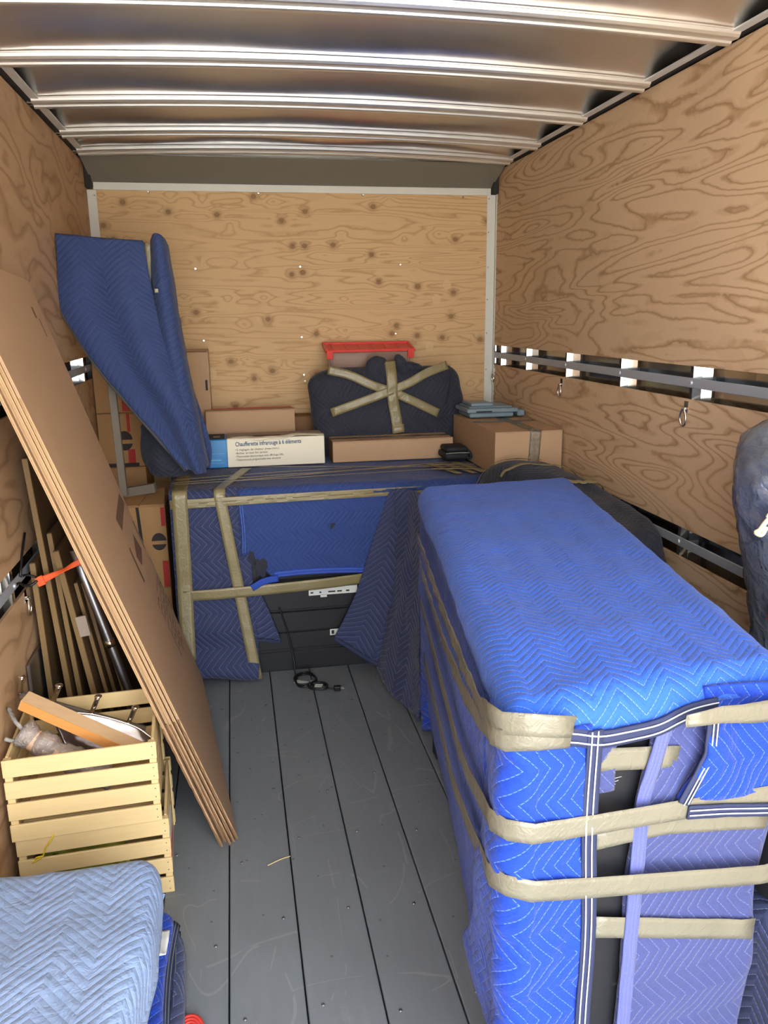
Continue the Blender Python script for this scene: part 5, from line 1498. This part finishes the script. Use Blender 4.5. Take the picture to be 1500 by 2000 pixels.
# long dark wrapped roll along the right wall
t = thing('wrapped_roll', 'long dark navy wrapped roll lying between right wall and bright blue dresser', 'bundle', (1.36, 3.0, 0))
rows = [(2.46, [(1.26, 0.03), (1.265, 0.55), (1.32, 0.76), (1.40, 0.80), (1.470, 0.78), (1.488, 0.50), (1.49, 0.03)]),
        (2.52, [(1.235, 0.03), (1.24, 0.60), (1.30, 0.85), (1.39, 0.895), (1.465, 0.875), (1.494, 0.55), (1.495, 0.03)]),
        (2.75, [(1.295, 0.03), (1.295, 0.62), (1.32, 0.88), (1.40, 0.925), (1.47, 0.905), (1.496, 0.58), (1.497, 0.03)]),
        (2.98, [(1.325, 0.03), (1.325, 0.65), (1.345, 0.90), (1.41, 0.945), (1.47, 0.925), (1.496, 0.6), (1.497, 0.03)]),
        (3.12, [(1.10, 0.03), (1.10, 0.70), (1.17, 0.955), (1.31, 0.995), (1.45, 0.935), (1.494, 0.6), (1.495, 0.03)]),
        (3.30, [(1.05, 0.03), (1.03, 0.72), (1.11, 0.975), (1.26, 1.012), (1.43, 0.945), (1.492, 0.6), (1.493, 0.03)]),
        (3.42, [(1.06, 0.03), (1.05, 0.72), (1.10, 0.940), (1.26, 0.985), (1.42, 0.925), (1.486, 0.6), (1.488, 0.03)]),
        (3.465, [(1.09, 0.03), (1.09, 0.66), (1.15, 0.86), (1.26, 0.90), (1.40, 0.85), (1.47, 0.55), (1.475, 0.03)])]
C3 = [[(x, y, z) for x, z in r] for y, r in rows]
G = cgrid(C3, 80, 70)
shell('blanket', G, M['dark'], t, th=0.012, wr=0.012, wf=6, seed=161, flip=True)
end0 = cgrid([[(x, 2.458 + 0.004, z) for x, z in rows[0][1]], [(1.30 + 0.12 * (i / 6.0), 2.455, 0.03 + 0.30 * math.sin(i / 6 * math.pi)) for i in range(7)]], 20, 40)
shell('end_cloth', end0, M['dark'], t, th=0.008, wr=0.006, wf=7, seed=163, flip=False)
def over_roll(jf, i0, i1, w, seed):
    pts = []; ns = []
    N_ = grid_normals(G)
    for q in np.linspace(0, 1, 16):
        i = int(round(i0 + (i1 - i0) * q)); j = int(round(jf[0] + (jf[1] - jf[0]) * q))
        n = N_[i, j]; n = n if n[2] > 0 else -n
        pts.append(G[i, j] + n * 0.010); ns.append(n)
    ribbon('tape_strip', pts, ns, w, M['tape2'], t, n=30, seed=seed, wr=0.002)
over_roll((16, 40), 66, 62, 0.022, 171); over_roll((22, 50), 52, 48, 0.020, 172); over_roll((26, 48), 40, 34, 0.018, 173)
bx('tape_tab', (1.33, 2.450, 0.70), (1.42, 2.455, 0.725), M['tape2'], t, bev=0.001)

# clear-wrapped chair standing at the right edge
t = thing('wrapped_chair', 'tall upholstered chair in pale blue blanket and crinkled clear wrap at right edge', 'chair', (1.37, 1.70, 0))
RG = [(0.012, 1.37, 1.50, 1.61, 1.79), (0.25, 1.35, 1.502, 1.60, 1.80), (0.55, 1.335, 1.504, 1.59, 1.81), (0.80, 1.322, 1.505, 1.585, 1.815), (0.92, 1.296, 1.505, 1.58, 1.82), (1.03, 1.266, 1.505, 1.575, 1.82), (1.12, 1.240, 1.505, 1.575, 1.82), (1.20, 1.222, 1.505, 1.575, 1.82), (1.27, 1.214, 1.503, 1.578, 1.82), (1.33, 1.226, 1.50, 1.59, 1.81), (1.37, 1.245, 1.49, 1.615, 1.79), (1.392, 1.30, 1.46, 1.65, 1.76)]
M['dusty'] = mat_quilt('dusty_blue_quilt', srgb(88, 112, 154), srgb(110, 132, 172), lstr=0.4)
ring_shell('blanket', dense_rings(RG, 60), M['dusty'], t, expo=2.8, seg=80, wr=0.008, wf=8, seed=181)
RG2 = [(z, a - 0.010, min(b + 0.004, 1.510), c - 0.012, d + 0.008) for z, a, b, c, d in RG]; RG2[-1] = (1.400, 1.29, 1.47, 1.64, 1.77)
ring_shell('plastic_wrap', dense_rings(RG2, 90), M['film'], t, expo=2.7, seg=110, wr=0.010, wf=20, seed=183, label='crinkled clear plastic wrap')
tw = [(1.40, 1.543, 1.330), (1.33, 1.545, 1.325), (1.28, 1.557, 1.310), (1.245, 1.574, 1.270), (1.224, 1.592, 1.225), (1.209, 1.612, 1.175)]
for dz in (0, 0.006, -0.006):
    tube('twine', [(x - dz * 0.4, y - abs(dz) * 0.3, z + dz) for x, y, z in tw], 0.0045, M['twine'], t, n=40, seg=6)
tube('twine_knot', [(1.212, 1.608, 1.18), (1.203, 1.612, 1.165), (1.196, 1.618, 1.148), (1.190, 1.622, 1.142), (1.200, 1.614, 1.138), (1.208, 1.610, 1.158)], 0.006, M['twine'], t, n=24, seg=6)
ribbon('wrap_band', np.array([(1.240, 1.580, 1.21), (1.252, 1.580, 1.12), (1.274, 1.582, 1.02), (1.302, 1.590, 0.90)]), (-0.55, -0.85, 0), 0.018, M['film2'], t, n=30, th=0.001, wr=0.003)
ribbon('orange_strap', np.array([(1.276, 1.66, 0.925), (1.292, 1.595, 0.922), (1.34, 1.556, 0.915), (1.42, 1.556, 0.905), (1.50, 1.57, 0.90)]), np.array([(-1, -0.2, 0), (-0.8, -0.6, 0), (-0.3, -1, 0), (0, -1, 0), (0.2, -1, 0)]), 0.045, M['orange'], t, n=30, th=0.002, label='orange webbing strap')

# dark things on the floor right of the dresser
t = folded('folded_blanket', 'dark navy blanket heap on the floor right of the dresser', 1.085, 1.46, 1.16, 1.52, 0.0, 0.380, 'navy', 13, th=0.014, wr=0.014, wf=6, group=None)
t = thing('black_bag', 'black nylon bag with grey handle on the navy blanket heap at right edge', 'bag', (1.26, 1.36, 0.40))
ring_shell('bag_body', dense_rings([(0.402, 1.08, 1.44, 1.21, 1.49), (0.46, 1.062, 1.45, 1.20, 1.50), (0.55, 1.064, 1.45, 1.205, 1.50), (0.62, 1.075, 1.44, 1.22, 1.48), (0.655, 1.12, 1.40, 1.26, 1.44)], 24), M['blackcloth'], t, expo=3.0, seg=48, wr=0.010, wf=9, seed=191)
tube('handle', [(1.075, 1.24, 0.55), (1.058, 1.215, 0.50), (1.054, 1.20, 0.455), (1.075, 1.195, 0.43), (1.12, 1.19, 0.45), (1.15, 1.195, 0.50)], 0.009, M['greygear'], t, n=30, seg=8)
tube('buckle', [(1.062, 1.30, 0.585), (1.058, 1.27, 0.60), (1.062, 1.25, 0.585), (1.064, 1.275, 0.57), (1.062, 1.30, 0.585)], 0.004, M['greygear'], t, n=20, seg=6)

# a splinter of straw on the floor
s_ = tube('straw', [(0.020, 2.165, 0.0022), (0.060, 2.185, 0.0026), (0.092, 2.195, 0.0022)], 0.0016, M['crate'], None, n=8, seg=5, loc=(0.055, 2.18, 0.0)); tag(s_, 'pale wood splinter lying on the grey floor planks', 'splinter')
